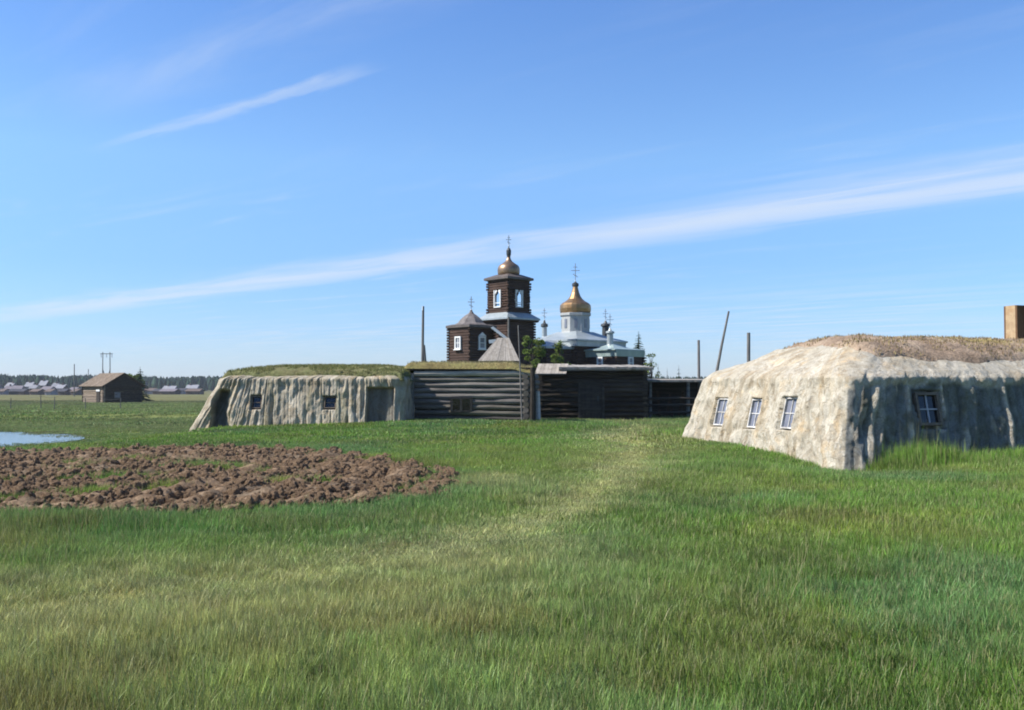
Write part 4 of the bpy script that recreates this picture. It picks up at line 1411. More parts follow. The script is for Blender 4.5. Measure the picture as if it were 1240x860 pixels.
def boards(mb, a0, a1, b0, b1, n, seed):
    """planks running from the eave edge a0-a1 up to b0-b1"""
    r = random.Random(seed); a0, a1, b0, b1 = map(Vector, (a0, a1, b0, b1))
    nrm = (a1 - a0).cross(b0 - a0)
    if nrm.length < 1e-6:
        nrm = (a1 - a0).cross(b1 - a0)
    nrm.normalize()
    if nrm.z < 0:
        nrm = -nrm
    for k in range(n):
        f0, f1 = (k + .03) / n, (k + .97) / n
        up_ = nrm * r.uniform(0, .025); t_ = r.uniform(.75, 1.05)
        v = [a0.lerp(a1, f0), a0.lerp(a1, f1), b0.lerp(b1, f1), b0.lerp(b1, f0)]
        v = [p + up_ for p in v] + [p + up_ - nrm * .05 for p in v]
        mb.add(v, [(0, 1, 2, 3), (7, 6, 5, 4), (0, 4, 5, 1), (1, 5, 6, 2), (2, 6, 7, 3), (3, 7, 4, 0)], (t_, t_ * .98, t_ * .95))


boards(m, fl_, fr_, r0_, r1_, 15, 41); boards(m, bl, br_, r0_, r1_, 15, 42)
boards(m, bl, fl_, (rid0 - .01, yr + .01, zr), (rid0 - .01, yr - .01, zr), 16, 43); boards(m, br_, fr_, (rid1 + .01, yr + .01, zr), (rid1 + .01, yr - .01, zr), 16, 44)
m.build('roof', M_plank, ST)


# ------------------------------------------------------------------ trees
def leaf_cloud(centres, sizes, n_each, leaf, seed, tint_lo=.6, tint_hi=1.3, droop=0.0):
    r = np.random.default_rng(seed)
    V = []; C = []
    for c, s_ in zip(centres, sizes):
        n = n_each
        p = r.normal(0, 1, (n, 3)); p /= np.linalg.norm(p, axis=1)[:, None]
        p = np.array(c) + p * (np.array(s_) * (r.uniform(.25, 1.0, (n, 1)) ** .6))
        a = r.normal(0, 1, (n, 3)); a /= np.linalg.norm(a, axis=1)[:, None]
        b = np.cross(a, r.normal(0, 1, (n, 3))); b /= np.linalg.norm(b, axis=1)[:, None]
        L = leaf * r.uniform(.6, 1.3, (n, 1))
        q = np.stack([p - a * L, p + b * L * .5, p + a * L, p - b * L * .5], 1)
        V.append(q.reshape(-1, 3))
        C.append(np.repeat(r.uniform(tint_lo, tint_hi, (n, 1)) * r.uniform(.85, 1.15), 4, 0).repeat(3, 1))
    V = np.concatenate(V); C = np.concatenate(C)
    return V, np.arange(len(V)).reshape(-1, 4), C


def leafy_tree(name, label, px, Y, ztop, crown_r, seed, n_lobes=22, n_each=70, leaf=.10, lean=0.0, group=None):
    x = X(px, Y); g = hz(x, Y)
    th = thing(name, label, 'tree', (x, Y, g), 0, group)
    r = random.Random(seed); H_ = ztop - g
    m = MB()
    tr = [(x + lean * f * f + .05 * math.sin(3 * f + seed), Y, g - .2 + (H_ * .95 + .2) * f) for f in np.linspace(0, 1, 7)]
    m.tube(tr, [.11 * (1 - .85 * f) for f in np.linspace(0, 1, 7)], 7)
    cs = []; ss = []
    for k in range(n_lobes):
        f = r.uniform(.45, 1.0); t_ = r.uniform(0, 6.28); rad = crown_r * math.sqrt(max(.08, 1 - abs(f - .66) * 1.9)) * r.uniform(.3, 1)
        base = Vector(tr[min(6, int(f * 6))])
        tip = Vector((x + lean * f * f + math.cos(t_) * rad, Y + math.sin(t_) * rad, g + H_ * f))
        m.tube([base - Vector((0, 0, H_ * .12)), (base + tip) / 2 - Vector((0, 0, .05)), tip], [.035, .022, .008], 5)
        cs.append(tip); s0_ = crown_r * r.uniform(.22, .42); ss.append((s0_, s0_, s0_ * .75))
    m.build('trunk', M_bark, th)
    V, Fc, C = leaf_cloud(cs, ss, n_each, leaf, seed)
    mesh_obj('crown', V, Fc, M_leaf, th, True, False, C)
    return th


leafy_tree('birch_tree', 'small leafy birch in front of church, taller of the two green saplings', 648, 64, Z(408, 64), .85, 3, n_lobes=26, lean=-.2)
leafy_tree('birch_tree', 'lower leafy birch in front of church beneath the gilded dome', 678, 65, Z(415, 65), .95, 8, n_lobes=22, lean=.2)
leafy_tree('willow_bush', 'small twiggy bush showing above the right end of the barn roof', 788, 66, Z(430, 66), .65, 12, n_lobes=16, n_each=35, leaf=.07)


def conifer(name, label, px, Y, ztop, rad, seed, layers=14, per=11, leaf=.30, group=None, cat='tree'):
    x = X(px, Y); g = hz(x, Y); H_ = ztop - g
    th = thing(name, label, cat, (x, Y, g), 0, group)
    r = np.random.default_rng(seed)
    m = MB(); m.tube([(x, Y, g - .2), (x + .03, Y, g + H_ * .5), (x, Y, g + H_ * .99)], [rad * .10, rad * .06, .012], 7); m.build('trunk', M_bark, th)
    V = []; C = []
    for k in range(layers):
        f = .12 + .87 * k / (layers - 1); R_ = rad * (1 - f) ** .85 + .04 * rad
        for j in range(per):
            t_ = r.uniform(0, 6.28); L = R_ * r.uniform(.65, 1.1); z_ = g + H_ * (f + r.uniform(-.02, .02)); sh = r.uniform(.6, 1.25)
            d = np.array((math.cos(t_), math.sin(t_), 0)); s_ = np.array((-d[1], d[0], 0))
            steps = 4
            for q in range(steps):
                f0, f1 = q / steps, (q + 1.35) / steps
                p0 = np.array((x, Y, z_)) + d * L * f0 + np.array((0, 0, -.22 * L * f0 ** 1.2)); p1 = np.array((x, Y, z_)) + d * L * f1 + np.array((0, 0, -.22 * L * f1 ** 1.2))
                for sg in (-1, 1):
                    wv = s_ * sg * L * .28 * (1.05 - f0) * r.uniform(.6, 1.2) + np.array((0, 0, -.10 * L * r.uniform(.2, 1.3)))
                    V += [p0, p1, p1 * .4 + p0 * .6 + wv * 1.0, p0 + wv * .6]; C += [(sh,) * 3] * 4
    V = np.array(V); C = np.array(C)
    mesh_obj('crown', V, np.arange(len(V)).reshape(-1, 4), M_needle, th, True, False, C)
    return th


conifer('fir_tree', 'dark pointed fir behind the right end of the church chapel', 773.5, 112, Z(402, 112), 2.3, 21, 22, 20)
conifer('fir_tree', 'small far fir just right of the dark barn roof', 797, 140, Z(440, 140), 1.1, 22, 10, 9)
conifer('fir_tree', 'thin far fir in the middle of the three above the shed', 808, 150, Z(445, 150), .8, 23, 9, 8)
conifer('fir_tree', 'far fir nearest the upright pole of the three above the shed', 822, 146, Z(442.5, 146), 1.3, 24, 10, 9)
conifer('fir_tree', 'tall dark fir behind the right end of the old log cabin', 169.5, 176, Z(444.5, 176), 2.4, 25, 15, 15)
leafy_tree('birch_tree', 'round green tree behind the gable of the old log cabin', 160, 190, Z(455.5, 190), 2.0, 26, n_lobes=24, n_each=60, leaf=.3)

# ------------------------------------------------------------------ old log cabin far left
CY = 158.0
q0_, q1_, q2_ = X(99.5, CY + 4), X(126, CY - 1.5), X(170, CY + 1.0)
gz = hz(q1_, CY)
CB = thing('log_cabin', 'lone old log cabin with brown plank roof out on the left meadow', 'cabin', (q1_, CY, gz))
A = Vector((q1_, CY - 1.5)); B_ = Vector((q2_, CY + 1.2)); Dv = Vector((q0_, CY + 4.5)) - A
Cc = B_ + Dv; Dd = A + Dv
cl_ = lambda py: Z(py, CY)
ew = cl_(467); rw = cl_(452.5)
m = MB(); log_wall(m, A, B_, gz, ew, .26, .2, 51, .8, 1.1); log_wall(m, B_, Cc, gz, ew, .26, .2, 53); log_wall(m, Dd, Cc, gz, ew, .26, .2, 54)
mid_ = (A + B_) / 2
n_ = 9
for k in range(n_):
    f = (k + .5) / n_; hw = (1 - f)
    pa = mid_ + (A - mid_) * hw; pb = mid_ + (B_ - mid_) * hw; z_ = ew + (rw - ew) * f
    m.tube([(pa.x, pa.y, z_), (pb.x, pb.y, z_)], [(rw - ew) / n_ * .52] * 2, 7, (.9, .9, .95))
m.build('gable_wall', M_wood_dark, CB)  # shaded gable given darker wood than the lit side wall
M_cabin_side = mat('sunlit tan logs', [(0.25, (.13, .11, .09)), (0.5, (.21, .18, .145)), (0.75, (.28, .24, .20))], scale=2.5, stretch=(.35, 2.5, 3.0), bump=.5, bdist=.01, rough=.9, spec=.15)  # paler copy of the cabin logs, sunlight put into the colour
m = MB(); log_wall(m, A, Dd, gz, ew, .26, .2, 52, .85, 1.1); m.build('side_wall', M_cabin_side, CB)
m = MB()
e3 = lambda p, z: Vector((p.x, p.y, z))
rA, rD = e3(mid_, rw + .12), e3(mid_ + Dv, rw + .12)
dn = (B_ - A).normalized()
ov = Dv.normalized() * .7
boards(m, e3(A - dn * .6 - ov, ew - .12), e3(Dd - dn * .6 + ov, ew - .12), rA - Vector((ov.x, ov.y, 0)), rD + Vector((ov.x, ov.y, 0)), 26, 61)
boards(m, e3(B_ + dn * .6 - ov, ew - .12), e3(Cc + dn * .6 + ov, ew - .12), rA - Vector((ov.x, ov.y, -.01)), rD + Vector((ov.x, ov.y, .01)), 26, 62)
M_cab = mat('brown plank roof', [(0.25, (.13, .10, .075)), (0.5, (.19, .15, .115)), (0.75, (.25, .205, .165))], scale=1.2, stretch=(2, .5, 2), bump=.3, rough=.95, spec=.1)
m.build('roof', M_cab, CB)
nn = Vector((dn.y, -dn.x, 0)); aa = Vector((dn.x, dn.y, 0))
window(CB, e3(A + (B_ - A) * .36, cl_(478.5)) + nn * .16, aa, (0, 0, 1), .9, 1.0, frame=.14, depth=.14, nx=2, ny=2, fm=M_wood_grey, pm=M_glass_sky, muntin=.06)
dA = Dv.normalized(); na = Vector((-dA.y, dA.x, 0))
na = na if na.x < 0 else -na
m = MB(); pdoor = e3(A + Dv * .22, (gz + cl_(473)) / 2 + .1) + na * .16
m.obox(pdoor, (dA.x, dA.y, 0), (0, 0, 1), na, 1.3, cl_(473) - gz, .12, (.7, .7, .7)); dd_ = m.build('door', M_wood_dark, CB)
m = MB(); m.obox(pdoor + Vector((0, 0, .9)) + na * .05, (dA.x, dA.y, 0), (0, 0, 1), na, 1.4, .28, .1); m.build('lintel_board', M_white, dd_)

# ------------------------------------------------------------------ wire fence in the far left meadow
FY = 98.0
FN = thing('wire_fence', 'sparse wire fence of thin posts across the far left meadow', 'fence', (X(30, FY), FY, hz(X(30, FY), FY)))
fpx = [-60, -22, 13, 50, 66, 104, 146]
tops = []
for i, px_ in enumerate(fpx):
    x = X(px_, FY); g = hz(x, FY); hgt = [1.2, 1.3, 1.25, 1.5, 1.35, 1.2, 1.2][i]
    m = MB(); m.tube([(x, FY, g - .2), (x + .04 * (-1) ** i, FY, g + hgt)], [.045, .038], 7); m.build('post', M_pole, FN); tops.append(Vector((x, FY, g + hgt)))
for dz_ in (.12, .65):
    m = MB()
    for p_, q_ in zip(tops[:-1], tops[1:]):
        m.tube([p_ - Vector((0, .07, dz_)), (p_ + q_) / 2 - Vector((0, .07, dz_ + .06)), q_ - Vector((0, .07, dz_))], [.010] * 3, 4)
    m.build('wire', M_dark_metal, FN)

# ------------------------------------------------------------------ far village
ROOFS = {'white': (.235, .235, .25), 'pale grey': (.19, .19, .205), 'mauve grey': (.16, .14, .152), 'brown': (.12, .09, .075), 'dark': (.05, .05, .058), 'tan': (.26, .20, .14)}
WALLS = {'grey': (.26, .24, .25), 'brown': (.15, .11, .09), 'cream': (.42, .37, .30), 'dark': (.07, .065, .07), 'white': (.42, .41, .41), 'mauve': (.26, .225, .245)}


def flat(name, col, var=.2, rough=.85):
    return mat(name, [(0.3, tuple(c * (1 - var) for c in col)), (0.7, tuple(min(.9, c * (1 + var)) for c in col))], scale=.9, bump=.1, rough=rough, spec=.2, fine=.1)


VM = {('r', k): flat('roof ' + k, v) for k, v in ROOFS.items()}
VM.update({('w', k): flat('village wall ' + k, v) for k, v in WALLS.items()})
# px, width px, base py, ridge py, roof, wall, label
VILLAGE = [
    (-6, 13, 478, 465, 'pale grey', 'mauve', 'mauve far house with pale roof, leftmost of the village'),
    (14, 9, 474, 463.4, 'white', 'grey', 'small white roofed house at the village back left'),
    (18, 20, 477.5, 467, 'mauve grey', 'mauve', 'long mauve grey house low at the left of the village'),
    (22, 17, 480, 473, 'dark', 'dark', 'low dark shed in front of the long mauve house'),
    (37, 9, 474, 462.8, 'white', 'grey', 'narrow white roofed house behind the middle of the village'),
    (43, 9, 477, 466, 'pale grey', 'cream', 'cream walled house with pale roof, between two white roofs'),
    (46, 12, 480.5, 473, 'brown', 'brown', 'low brown shed in front of the cream walled house'),
    (54, 9, 474, 460.8, 'white', 'dark', 'tallest white roof of the village, dark walls below'),
    (59, 13, 479, 468, 'mauve grey', 'grey', 'grey house with mauve roof below the tallest white roof'),
    (68.5, 7, 476, 463.6, 'pale grey', 'grey', 'small pale grey gabled house left of the brightest white roof'),
    (75.5, 10, 478, 465.6, 'white', 'brown', 'brown walled house with the brightest white roof'),
    (83, 9, 479.5, 471, 'brown', 'brown', 'brown far house between the brightest roof and the cabin'),
    (91, 9, 480, 469, 'mauve grey', 'grey', 'grey house half hidden at the left end of the cabin'),
    (70, 8, 481, 474, 'dark', 'brown', 'tiny dark hut below the brightest white roof'),
    (30, 7, 481, 476, 'dark', 'brown', 'tiny dark hut at the meadow edge left of the brown shed'),
    (183, 13, 477.5, 470, 'brown', 'grey', 'low brown roofed house right of the cabin'),
    (193, 10, 479, 473, 'dark', 'brown', 'tiny dark roofed hut right of the cabin, by the meadow edge'),
    (206.5, 15, 476.5, 467.3, 'white', 'grey', 'long white roofed house between cabin and clay house'),
    (206, 20, 479, 472.5, 'mauve grey', 'brown', 'low brown walled shed before the long white roof'),
    (222, 9, 478, 470, 'dark', 'grey', 'dark roofed house between the two long white roofs'),
    (234, 14, 476, 466, 'white', 'grey', 'white roofed house next to the clay house corner'),
    (236, 18, 479, 472, 'brown', 'brown', 'brown shed at the left corner of the clay house'),
    (5, 8, 480, 474.5, 'brown', 'mauve', 'small mauve walled shed at the leftmost front of the village'),
    (63, 9, 482, 476, 'brown', 'grey', 'grey walled shed at the meadow edge under the grey house'),
    (79, 10, 482.5, 477, 'dark', 'brown', 'brown shed at the meadow edge under the brightest roof'),
    (94, 8, 483, 476, 'brown', 'brown', 'brown shed touching the left end wall of the cabin'),
]
for i, (px, wpx, by, ry, rc, wc, lab) in enumerate(VILLAGE):
    Y = 440 + 14 * (480 - by) + (i % 3) * 5
    x = X(px, Y); g = hz(x, Y)
    s_ = Y / F; W_ = wpx * s_; H_ = max(2.6, (470 - ry) * s_ + EYE - g); wall_h = H_ * .64; Dp = 6.5
    r = random.Random(i * 7 + 1)
    th = thing('village_house', lab, 'house', (x, Y, g), R(r.uniform(-9, 9)), 'houses of the far village')
    m = MB(); m.box((-W_ / 2 + .2, -Dp / 2 + .3, -.5), (W_ / 2 - .2, Dp / 2 - .3, wall_h))
    gw = W_ / 2 - .2
    m.add([(-gw, -Dp / 2 + .3, wall_h), (-gw, Dp / 2 - .3, wall_h), (-gw, 0, H_ - .2), (gw, -Dp / 2 + .3, wall_h), (gw, Dp / 2 - .3, wall_h), (gw, 0, H_ - .2)],
          [(0, 2, 1), (3, 4, 5), (0, 3, 5, 2), (1, 2, 5, 4)])
    m.build('wall', VM[('w', wc)], th, False)
    m = MB()
    for sg in (-1, 1):
        v = [(-W_ / 2 - .1, sg * (Dp / 2 + .25), wall_h - .18), (W_ / 2 + .1, sg * (Dp / 2 + .25), wall_h - .18), (W_ / 2 + .1, 0, H_), (-W_ / 2 - .1, 0, H_)]
        v2 = [(p[0], p[1], p[2] - .14) for p in v]
        m.add(v + v2, [(0, 1, 2, 3), (7, 6, 5, 4), (0, 4, 5, 1), (1, 5, 6, 2), (3, 7, 4, 0)])
    rf = m.build('roof', VM[('r', rc)], th, False)
    if H_ > 4:
        m = MB(); cx_ = r.uniform(-W_ / 4, W_ / 4); m.box((cx_ - .3, -.6, H_ - .7), (cx_ + .3, .0, H_ + .7)); m.build('chimney', VM[('w', 'brown')], rf, False)
        for k in (-1, 1):
            m = MB(); m.box((k * W_ * .22 - .45, -Dp / 2 + .22, wall_h * .40), (k * W_ * .22 + .45, -Dp / 2 + .297, wall_h * .40 + 1.1)); m.build('window', M_glass_dark, th, False)

# far pine wood: one mass
fr = np.random.default_rng(5)
NF = 5200
ang = fr.uniform(-.72, .72, NF); rad_ = fr.uniform(830, 1250, NF) ** 1.0
fx = np.sin(ang) * rad_; fy = np.cos(ang) * rad_
hh = fr.uniform(12.2, 15.2, NF) * (.93 + .14 * vnoise(ang * 40, ang * 0, 301)) * (rad_ / 1000.0) ** .9
g = height(fx, fy)
V = []; C = []; Fc = []
for i in range(NF):
    rr = hh[i] * fr.uniform(.16, .26); sh = fr.uniform(.6, 1.3); ns = 6
    pineish = fr.random() < .6
    prof = [(rr * .5, .22), (rr, .34), (rr * .75, .62), (rr * .45, .85), (0.05, 1.0)] if pineish else [(rr * .9, .08), (rr * .7, .35), (rr * .35, .7), (.05, 1.0)]
    o = len(V); ph = fr.uniform(0, 6)
    for (q, zf) in prof:
        for k in range(ns):
            t_ = ph + 2 * math.pi * k / ns; j = q * fr.uniform(.7, 1.3)
            V.append((fx[i] + j * math.cos(t_), fy[i] + j * math.sin(t_), g[i] + hh[i] * (zf + (fr.uniform(-.04, .04) if zf < 1 else 0)))); C.append((sh, sh * fr.uniform(.9, 1.1), sh))
    for a_ in range(len(prof) - 1):
        for k in range(ns):
            Fc.append((o + a_ * ns + k, o + a_ * ns + (k + 1) % ns, o + (a_ + 1) * ns + (k + 1) % ns, o + (a_ + 1) * ns + k))
fo = mesh_obj('forest', np.array(V), np.array(Fc), M_forest, None, False, False, np.array(C))
fo['kind'] = 'stuff'
fo['label'] = 'dark pine wood along the horizon'

# ------------------------------------------------------------------ scattered ground cover (grass, clods)
def scatter(name, pts, rot, scl, idx, tint, sources, mat_=None):
    """one object: a point cloud mesh that instances the source meshes"""
    c = bpy.data.collections.new(name + ' sources')
    for k, me in enumerate(sources):
        o = bpy.data.objects.new(f'{name} source {k:02d}', me)
        c.objects.link(o)
    me = bpy.data.meshes.new(name)
    n = len(pts)
    me.vertices.add(n); me.vertices.foreach_set('co', np.asarray(pts, np.float32).ravel())
    at = me.attributes.new('irot', 'FLOAT_VECTOR', 'POINT'); at.data.foreach_set('vector', np.asarray(rot, np.float32).ravel())
    at = me.attributes.new('iscl', 'FLOAT_VECTOR', 'POINT'); at.data.foreach_set('vector', np.asarray(scl, np.float32).ravel())
    at = me.attributes.new('idx', 'INT', 'POINT'); at.data.foreach_set('value', np.asarray(idx, np.int32))
    at = me.attributes.new('itint', 'FLOAT_VECTOR', 'POINT'); at.data.foreach_set('vector', np.asarray(tint, np.float32).ravel())
    if mat_:
        me.materials.append(mat_)
    ob = bpy.data.objects.new(name, me); COL.objects.link(ob); ob['kind'] = 'stuff'
    ng = bpy.data.node_groups.new(name + ' scatter', 'GeometryNodeTree')
    ng.interface.new_socket('Geometry', in_out='INPUT', socket_type='NodeSocketGeometry')
    ng.interface.new_socket('Geometry', in_out='OUTPUT', socket_type='NodeSocketGeometry')
    N = ng.nodes; Lk = ng.links
    gi = N.new('NodeGroupInput'); go = N.new('NodeGroupOutput')
    iop = N.new('GeometryNodeInstanceOnPoints'); ci = N.new('GeometryNodeCollectionInfo')
    ci.inputs['Collection'].default_value = c
    ci.inputs['Separate Children'].default_value = True; ci.inputs['Reset Children'].default_value = True

    def named(nm, ty):
        nd = N.new('GeometryNodeInputNamedAttribute'); nd.data_type = ty; nd.inputs['Name'].default_value = nm
        return nd.outputs['Attribute']
    Lk.new(gi.outputs[0], iop.inputs['Points']); Lk.new(ci.outputs[0], iop.inputs['Instance'])
    iop.inputs['Pick Instance'].default_value = True
    Lk.new(named('idx', 'INT'), iop.inputs['Instance Index'])
    e2r = N.new('FunctionNodeEulerToRotation'); Lk.new(named('irot', 'FLOAT_VECTOR'), e2r.inputs[0]); Lk.new(e2r.outputs[0], iop.inputs['Rotation'])
    Lk.new(named('iscl', 'FLOAT_VECTOR'), iop.inputs['Scale'])
    Lk.new(iop.outputs[0], go.inputs[0])
    md = ob.modifiers.new('scatter', 'NODES'); md.node_group = ng
    return ob


def grass_patch(nm, size, n, hgt, wid, seed, lean=.17, clump=.6, straw=1.0):
    r = np.random.default_rng(seed)
    # clumped roots with a soft, round falloff so patches blend
    ncl = max(6, n // 14)
    cc_ = r.normal(0, .36, (ncl, 2)) * size
    k = r.integers(0, ncl, n)
    p = np.where(r.random((n, 1)) < clump, cc_[k] + r.normal(0, .05 * size ** .3, (n, 2)), r.normal(0, .40, (n, 2)) * size)
    ch_ = r.uniform(.7, 1.2, ncl)[k]
    h = hgt * ch_ * r.uniform(.45, 1.25, n)
    th = r.uniform(0, 2 * np.pi, n); wv = wid * r.uniform(.7, 1.3, n)
    dx = np.cos(th) * wv / 2; dy = np.sin(th) * wv / 2
    la = r.normal(0, lean, (n, 2)) * h[:, None] + np.array((.07, .01)) * h[:, None]
    z0 = np.zeros(n); D = np.c_[dx, dy, z0]; P0 = np.c_[p, z0 - .02]
    def at(f, wf, s):
        return P0 + np.c_[la * (f ** 2.0), h * (f - .10 * f * f) + .02 * (f > 0)] + s * D * wf
    v = np.stack([at(0, .8, -1), at(0, .8, 1), at(.38, 1.0, 1), at(.38, 1.0, -1), at(.74, .62, 1), at(.74, .62, -1), at(1.0, 0, 1)], 1)
    base = np.arange(n)[:, None] * 7
    q1 = base + np.array([0, 1, 2, 3]); q2 = base + np.array([3, 2, 4, 5]); t3 = base + np.array([5, 4, 6])
    me = bpy.data.meshes.new(nm)
    V = v.reshape(-1, 3)
    me.vertices.add(len(V)); me.vertices.foreach_set('co', V.astype(np.float32).ravel())
    loops = np.concatenate([q1.ravel(), q2.ravel(), t3.ravel()]).astype(np.int32)
    me.loops.add(len(loops)); me.loops.foreach_set('vertex_index', loops)
    starts = np.concatenate([np.arange(2 * n) * 4, 8 * n + np.arange(n) * 3]).astype(np.int32)
    me.polygons.add(3 * n); me.polygons.foreach_set('loop_start', starts)
    me.update(calc_edges=True)
    a = me.attributes.new('tint', 'FLOAT_COLOR', 'POINT')
    rb = r.random(n); rs = r.random(n) * straw
    hf = np.array([0, 0, .38, .38, .74, .74, 1.0])
    c4 = np.ones((n, 7, 4), np.float32); c4[:, :, 0] = rb[:, None]; c4[:, :, 1] = hf[None]; c4[:, :, 2] = rs[:, None]
    a.data.foreach_set('color', c4.ravel())
    me.materials.append(M_grass)
    return me


def wedge(n, y0, y1, seed, k=.62, add=1.6):
    r = np.random.default_rng(seed)
    y = np.sqrt(r.uniform(y0 ** 2, y1 ** 2, n)); x = r.uniform(-1, 1, n) * (k * y + add)
    return x, y


def rect_local(x, y, o, pad):
    a = -o[2]; dx = x - o[0]; dy = y - o[1]
    lx = dx * math.cos(a) - dy * math.sin(a); ly = dx * math.sin(a) + dy * math.cos(a)
    x0, x1, y0, y1 = o[3]
    return (lx > x0 + pad) & (lx < x1 - pad) & (ly > y0 + pad) & (ly < y1 - pad), lx, ly


HOUSES = [(H1.location.x, H1.location.y, a_r, (-.1, L1, 0, D1)), (H2.location.x, H2.location.y, a_l, (-.3, L2, 0, D2)),
          (0, 0, 0, (bx0, bx1, 41.5, 47.3)), (0, 0, 0, (gx0, gx1, 50.1, 55.5)), (0, 0, 0, (sx0, sx1, 52.4, 56.4))]


def allowed(x, y, pad_plot=.05):
    pdn = plot_dist(x, y) + .7 * (fbm(x / .9, y / .9, 81, 4) - .5)
    ok = (pdn < pad_plot) | ((fbm(x / 1.1, y / .9, 331, 3) > .655) & (fbm(x / .3, y / .3, 333, 2) > .5) & (pdn > .4)) | ((pdn < .55) & (_h(np.floor(x * 977), np.floor(y * 977), 5) > .3 + pdn * 1.4))
    for o in HOUSES:
        i, _, _ = rect_local(x, y, o, .05); ok &= ~i
    e = lake_e(x, y)
    return ok & (e > 1.02)


def grass_height(x, y):
    h = .62 + .75 * fbm(x / 2.2, y / 2.6, 311, 3)
    h = h * (1 - (.68 - .3 * sstep(y, 11, 8)) * np.exp(-(path_dist(x, y) / .85) ** 2))
    h = h * (1 + .20 * np.exp(-((y - 11.2) / 1.0) ** 2) * sstep(x, .5, -1.5))                   # rank grass along the plot
    i, lx, ly = rect_local(x, y, HOUSES[0], 0)
    h = h * (1 - .5 * np.exp(-((lx + .3) / .9) ** 2 - ((ly + .3) / 1.0) ** 2))
    near = np.maximum(np.maximum(-lx, -ly), 0)
    h = h * (1 + 1.0 * np.exp(-(near / .9) ** 2) * sstep(lx, .6, 1.2) * (.3 + 1.1 * fbm(x / .8, y / .8, 313, 2)))
    h = h * (1 + 1.1 * np.exp(-((lx - 1.6) / .9) ** 2 - ((ly + .45) / .6) ** 2))
    h = h * (1 - .35 * sstep(y, 20, 34)) * (1 - .45 * sstep(y, 26, 29) * sstep(-x, 10, 14) * sstep(y, 56, 50))
    return h


SRC = [grass_patch('near a', .30, 340, .135, .0038, 1), grass_patch('near b', .30, 340, .155, .0035, 2), grass_patch('near c', .34, 300, .12, .0040, 3, straw=1.05),
       grass_patch('mid a', .55, 560, .145, .0066, 4), grass_patch('mid b', .55, 560, .16, .0062, 5), grass_patch('mid c', .6, 500, .13, .007, 6, straw=1.04),
       grass_patch('far a', 1.3, 700, .16, .018, 7), grass_patch('far b', 1.3, 700, .15, .020, 8), grass_patch('far c', 1.4, 700, .14, .018, 9),
       grass_patch('vast a', 4.0, 900, .17, .05, 10, clump=.8), grass_patch('vast b', 4.0, 900, .15, .06, 11, clump=.8),
       grass_patch('stalk a', .55, 9, .26, .0036, 12, lean=.22, clump=.2, straw=40), grass_patch('stalk b', .55, 12, .22, .0040, 13, lean=.25, clump=.3, straw=40)]
gp = []; gr_ = []; gs = []; gi_ = []; gt = []
r = np.random.default_rng(99)
for (n, y0, y1, seed, ids, hk) in ((3600, 2.6, 10.5, 401, (0, 1, 2), 1.0), (6200, 9.5, 27, 402, (3, 4, 5), 1.0), (5200, 24, 66, 403, (6, 7, 8), 1.0), (1500, 3.5, 22, 405, (11, 12), 1.0), (3400, 60, 185, 404, (9, 10), 1.0)):
    x, y = wedge(n, y0, y1, seed)
    ok = allowed(x, y, .12 if y1 < 30 else -.1); x = x[ok]; y = y[ok]; n = len(x)
    gh = grass_height(x, y) * hk
    gp.append(np.stack([x, y, height(x, y) - .005], -1)); gr_.append(np.stack([r.uniform(-.03, .03, n), r.uniform(-.03, .03, n), r.uniform(-.6, .6, n)], -1))
    s_ = r.uniform(.85, 1.15, n); gs.append(np.stack([s_ * np.where(r.random(n) < .5, 1, -1), s_, gh * r.uniform(.85, 1.15, n)], -1))
    gi_.append(np.array(ids)[r.integers(0, len(ids), n)]); gt.append(turf_colour(x + r.normal(0, .22, n), y + r.normal(0, .22, n)) * r.uniform(.66, 1.32, (n, 1)) * r.uniform(.92, 1.08, (n, 3)))
grass = scatter('grass', np.concatenate(gp), np.concatenate(gr_), np.concatenate(gs), np.concatenate(gi_), np.concatenate(gt), SRC)
grass['label'] = 'tall uneven meadow grass all over the ground'


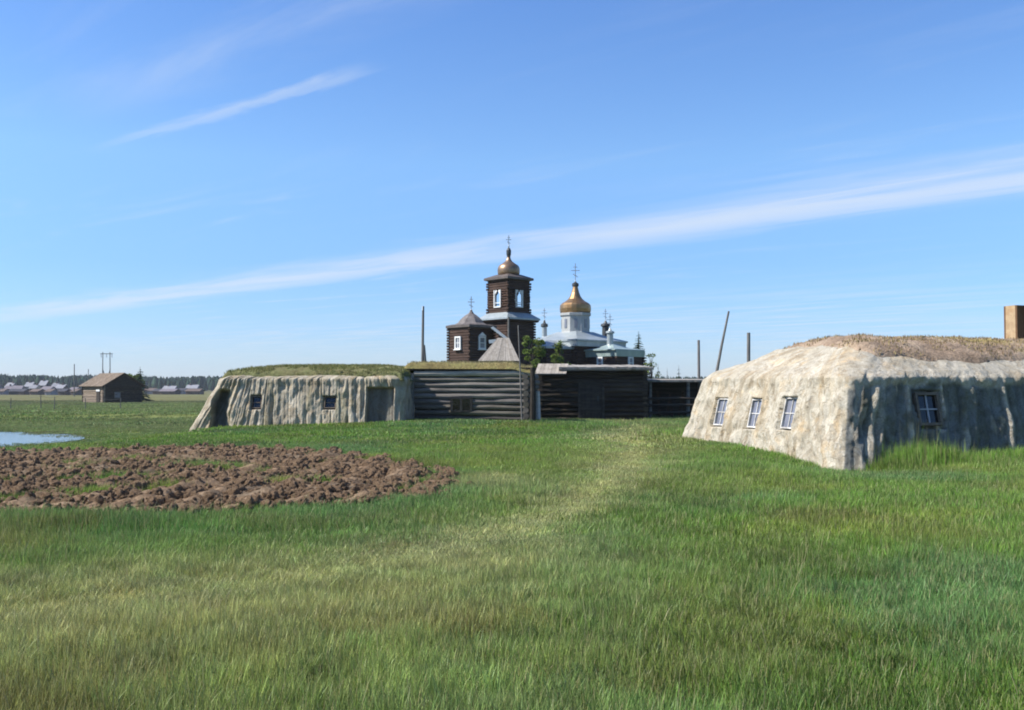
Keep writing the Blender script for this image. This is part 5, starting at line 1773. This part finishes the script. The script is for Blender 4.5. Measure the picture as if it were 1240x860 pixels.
# clods of turned earth
def clod(nm, seed):
    import bmesh
    bm = bmesh.new(); bmesh.ops.create_icosphere(bm, subdivisions=2, radius=1.0)
    r = np.random.default_rng(seed); o = r.uniform(0, 50, 3)
    for v in bm.verts:
        c = v.co; k = .55 + .9 * float(fbm(np.array(c.x * 1.3 + o[0] + c.z), np.array(c.y * 1.3 + o[1] - c.z * .7), seed, 3))
        v.co = Vector((c.x * k * 1.15, c.y * k, c.z * k * .72))
    me = bpy.data.meshes.new(nm); bm.to_mesh(me); bm.free()
    at = me.attributes.new('tint', 'FLOAT_COLOR', 'POINT'); t_ = r.uniform(.95, 1.6)
    at.data.foreach_set('color', np.tile(np.array((t_, t_ * .98, t_ * .96, 1), np.float32), len(me.vertices)))
    me.materials.append(M_soil)
    return me


n = 60000
x = r.uniform(-19, .2, n); y = np.sqrt(r.uniform(12.0 ** 2, 27.4 ** 2, n))
pdn = plot_dist(x, y) + .5 * (fbm(x / .9, y / .9, 81, 4) - .5)
k = (pdn > .02) & (vnoise(x / .5, y / .5, 321) > .18) & (np.abs(x) < .62 * y + 1.5); x = x[k]; y = y[k]; n = len(x)
row = x + .25 * (fbm(x / 3, y / 2.5, 83, 3) - .5)
fur = np.abs(((row / .78) % 1.0) - .5) * 2
z = height(x, y) - .05 + (1 - fur) * .09 + .075 + r.uniform(-.02, .02, n)
sz = .015 + .072 * r.random(n) ** 3.6
clods = scatter('soil_clods', np.stack([x, y, z], -1), r.uniform(0, 6.28, (n, 3)), sz[:, None] * r.uniform(.75, 1.3, (n, 3)), r.integers(0, 5, n), np.ones((n, 3)), [clod(f'clod {i}', 500 + i) for i in range(5)])
clods['label'] = 'turned clods of brown earth in the dug plot'

# ------------------------------------------------------------------ thin summer haze
HAZE_DENSITY = 0.00012
m = MB(); m.box((-2500, -900, -6.0), (2500, 2300, 40.0))
hzb = m.build('haze', None)
hm = bpy.data.materials.new('haze'); hm.use_nodes = True
t = NT(hm.node_tree); t.n.clear()
o_ = t.node('ShaderNodeOutputMaterial'); pv_ = t.node('ShaderNodeVolumePrincipled')
pv_.inputs['Color'].default_value = (.86, .92, 1.0, 1); pv_.inputs['Density'].default_value = HAZE_DENSITY; pv_.inputs['Anisotropy'].default_value = .2
t.link(pv_.outputs[0], o_.inputs['Volume'])
hzb.data.materials.append(hm)
hzb['kind'] = 'stuff'
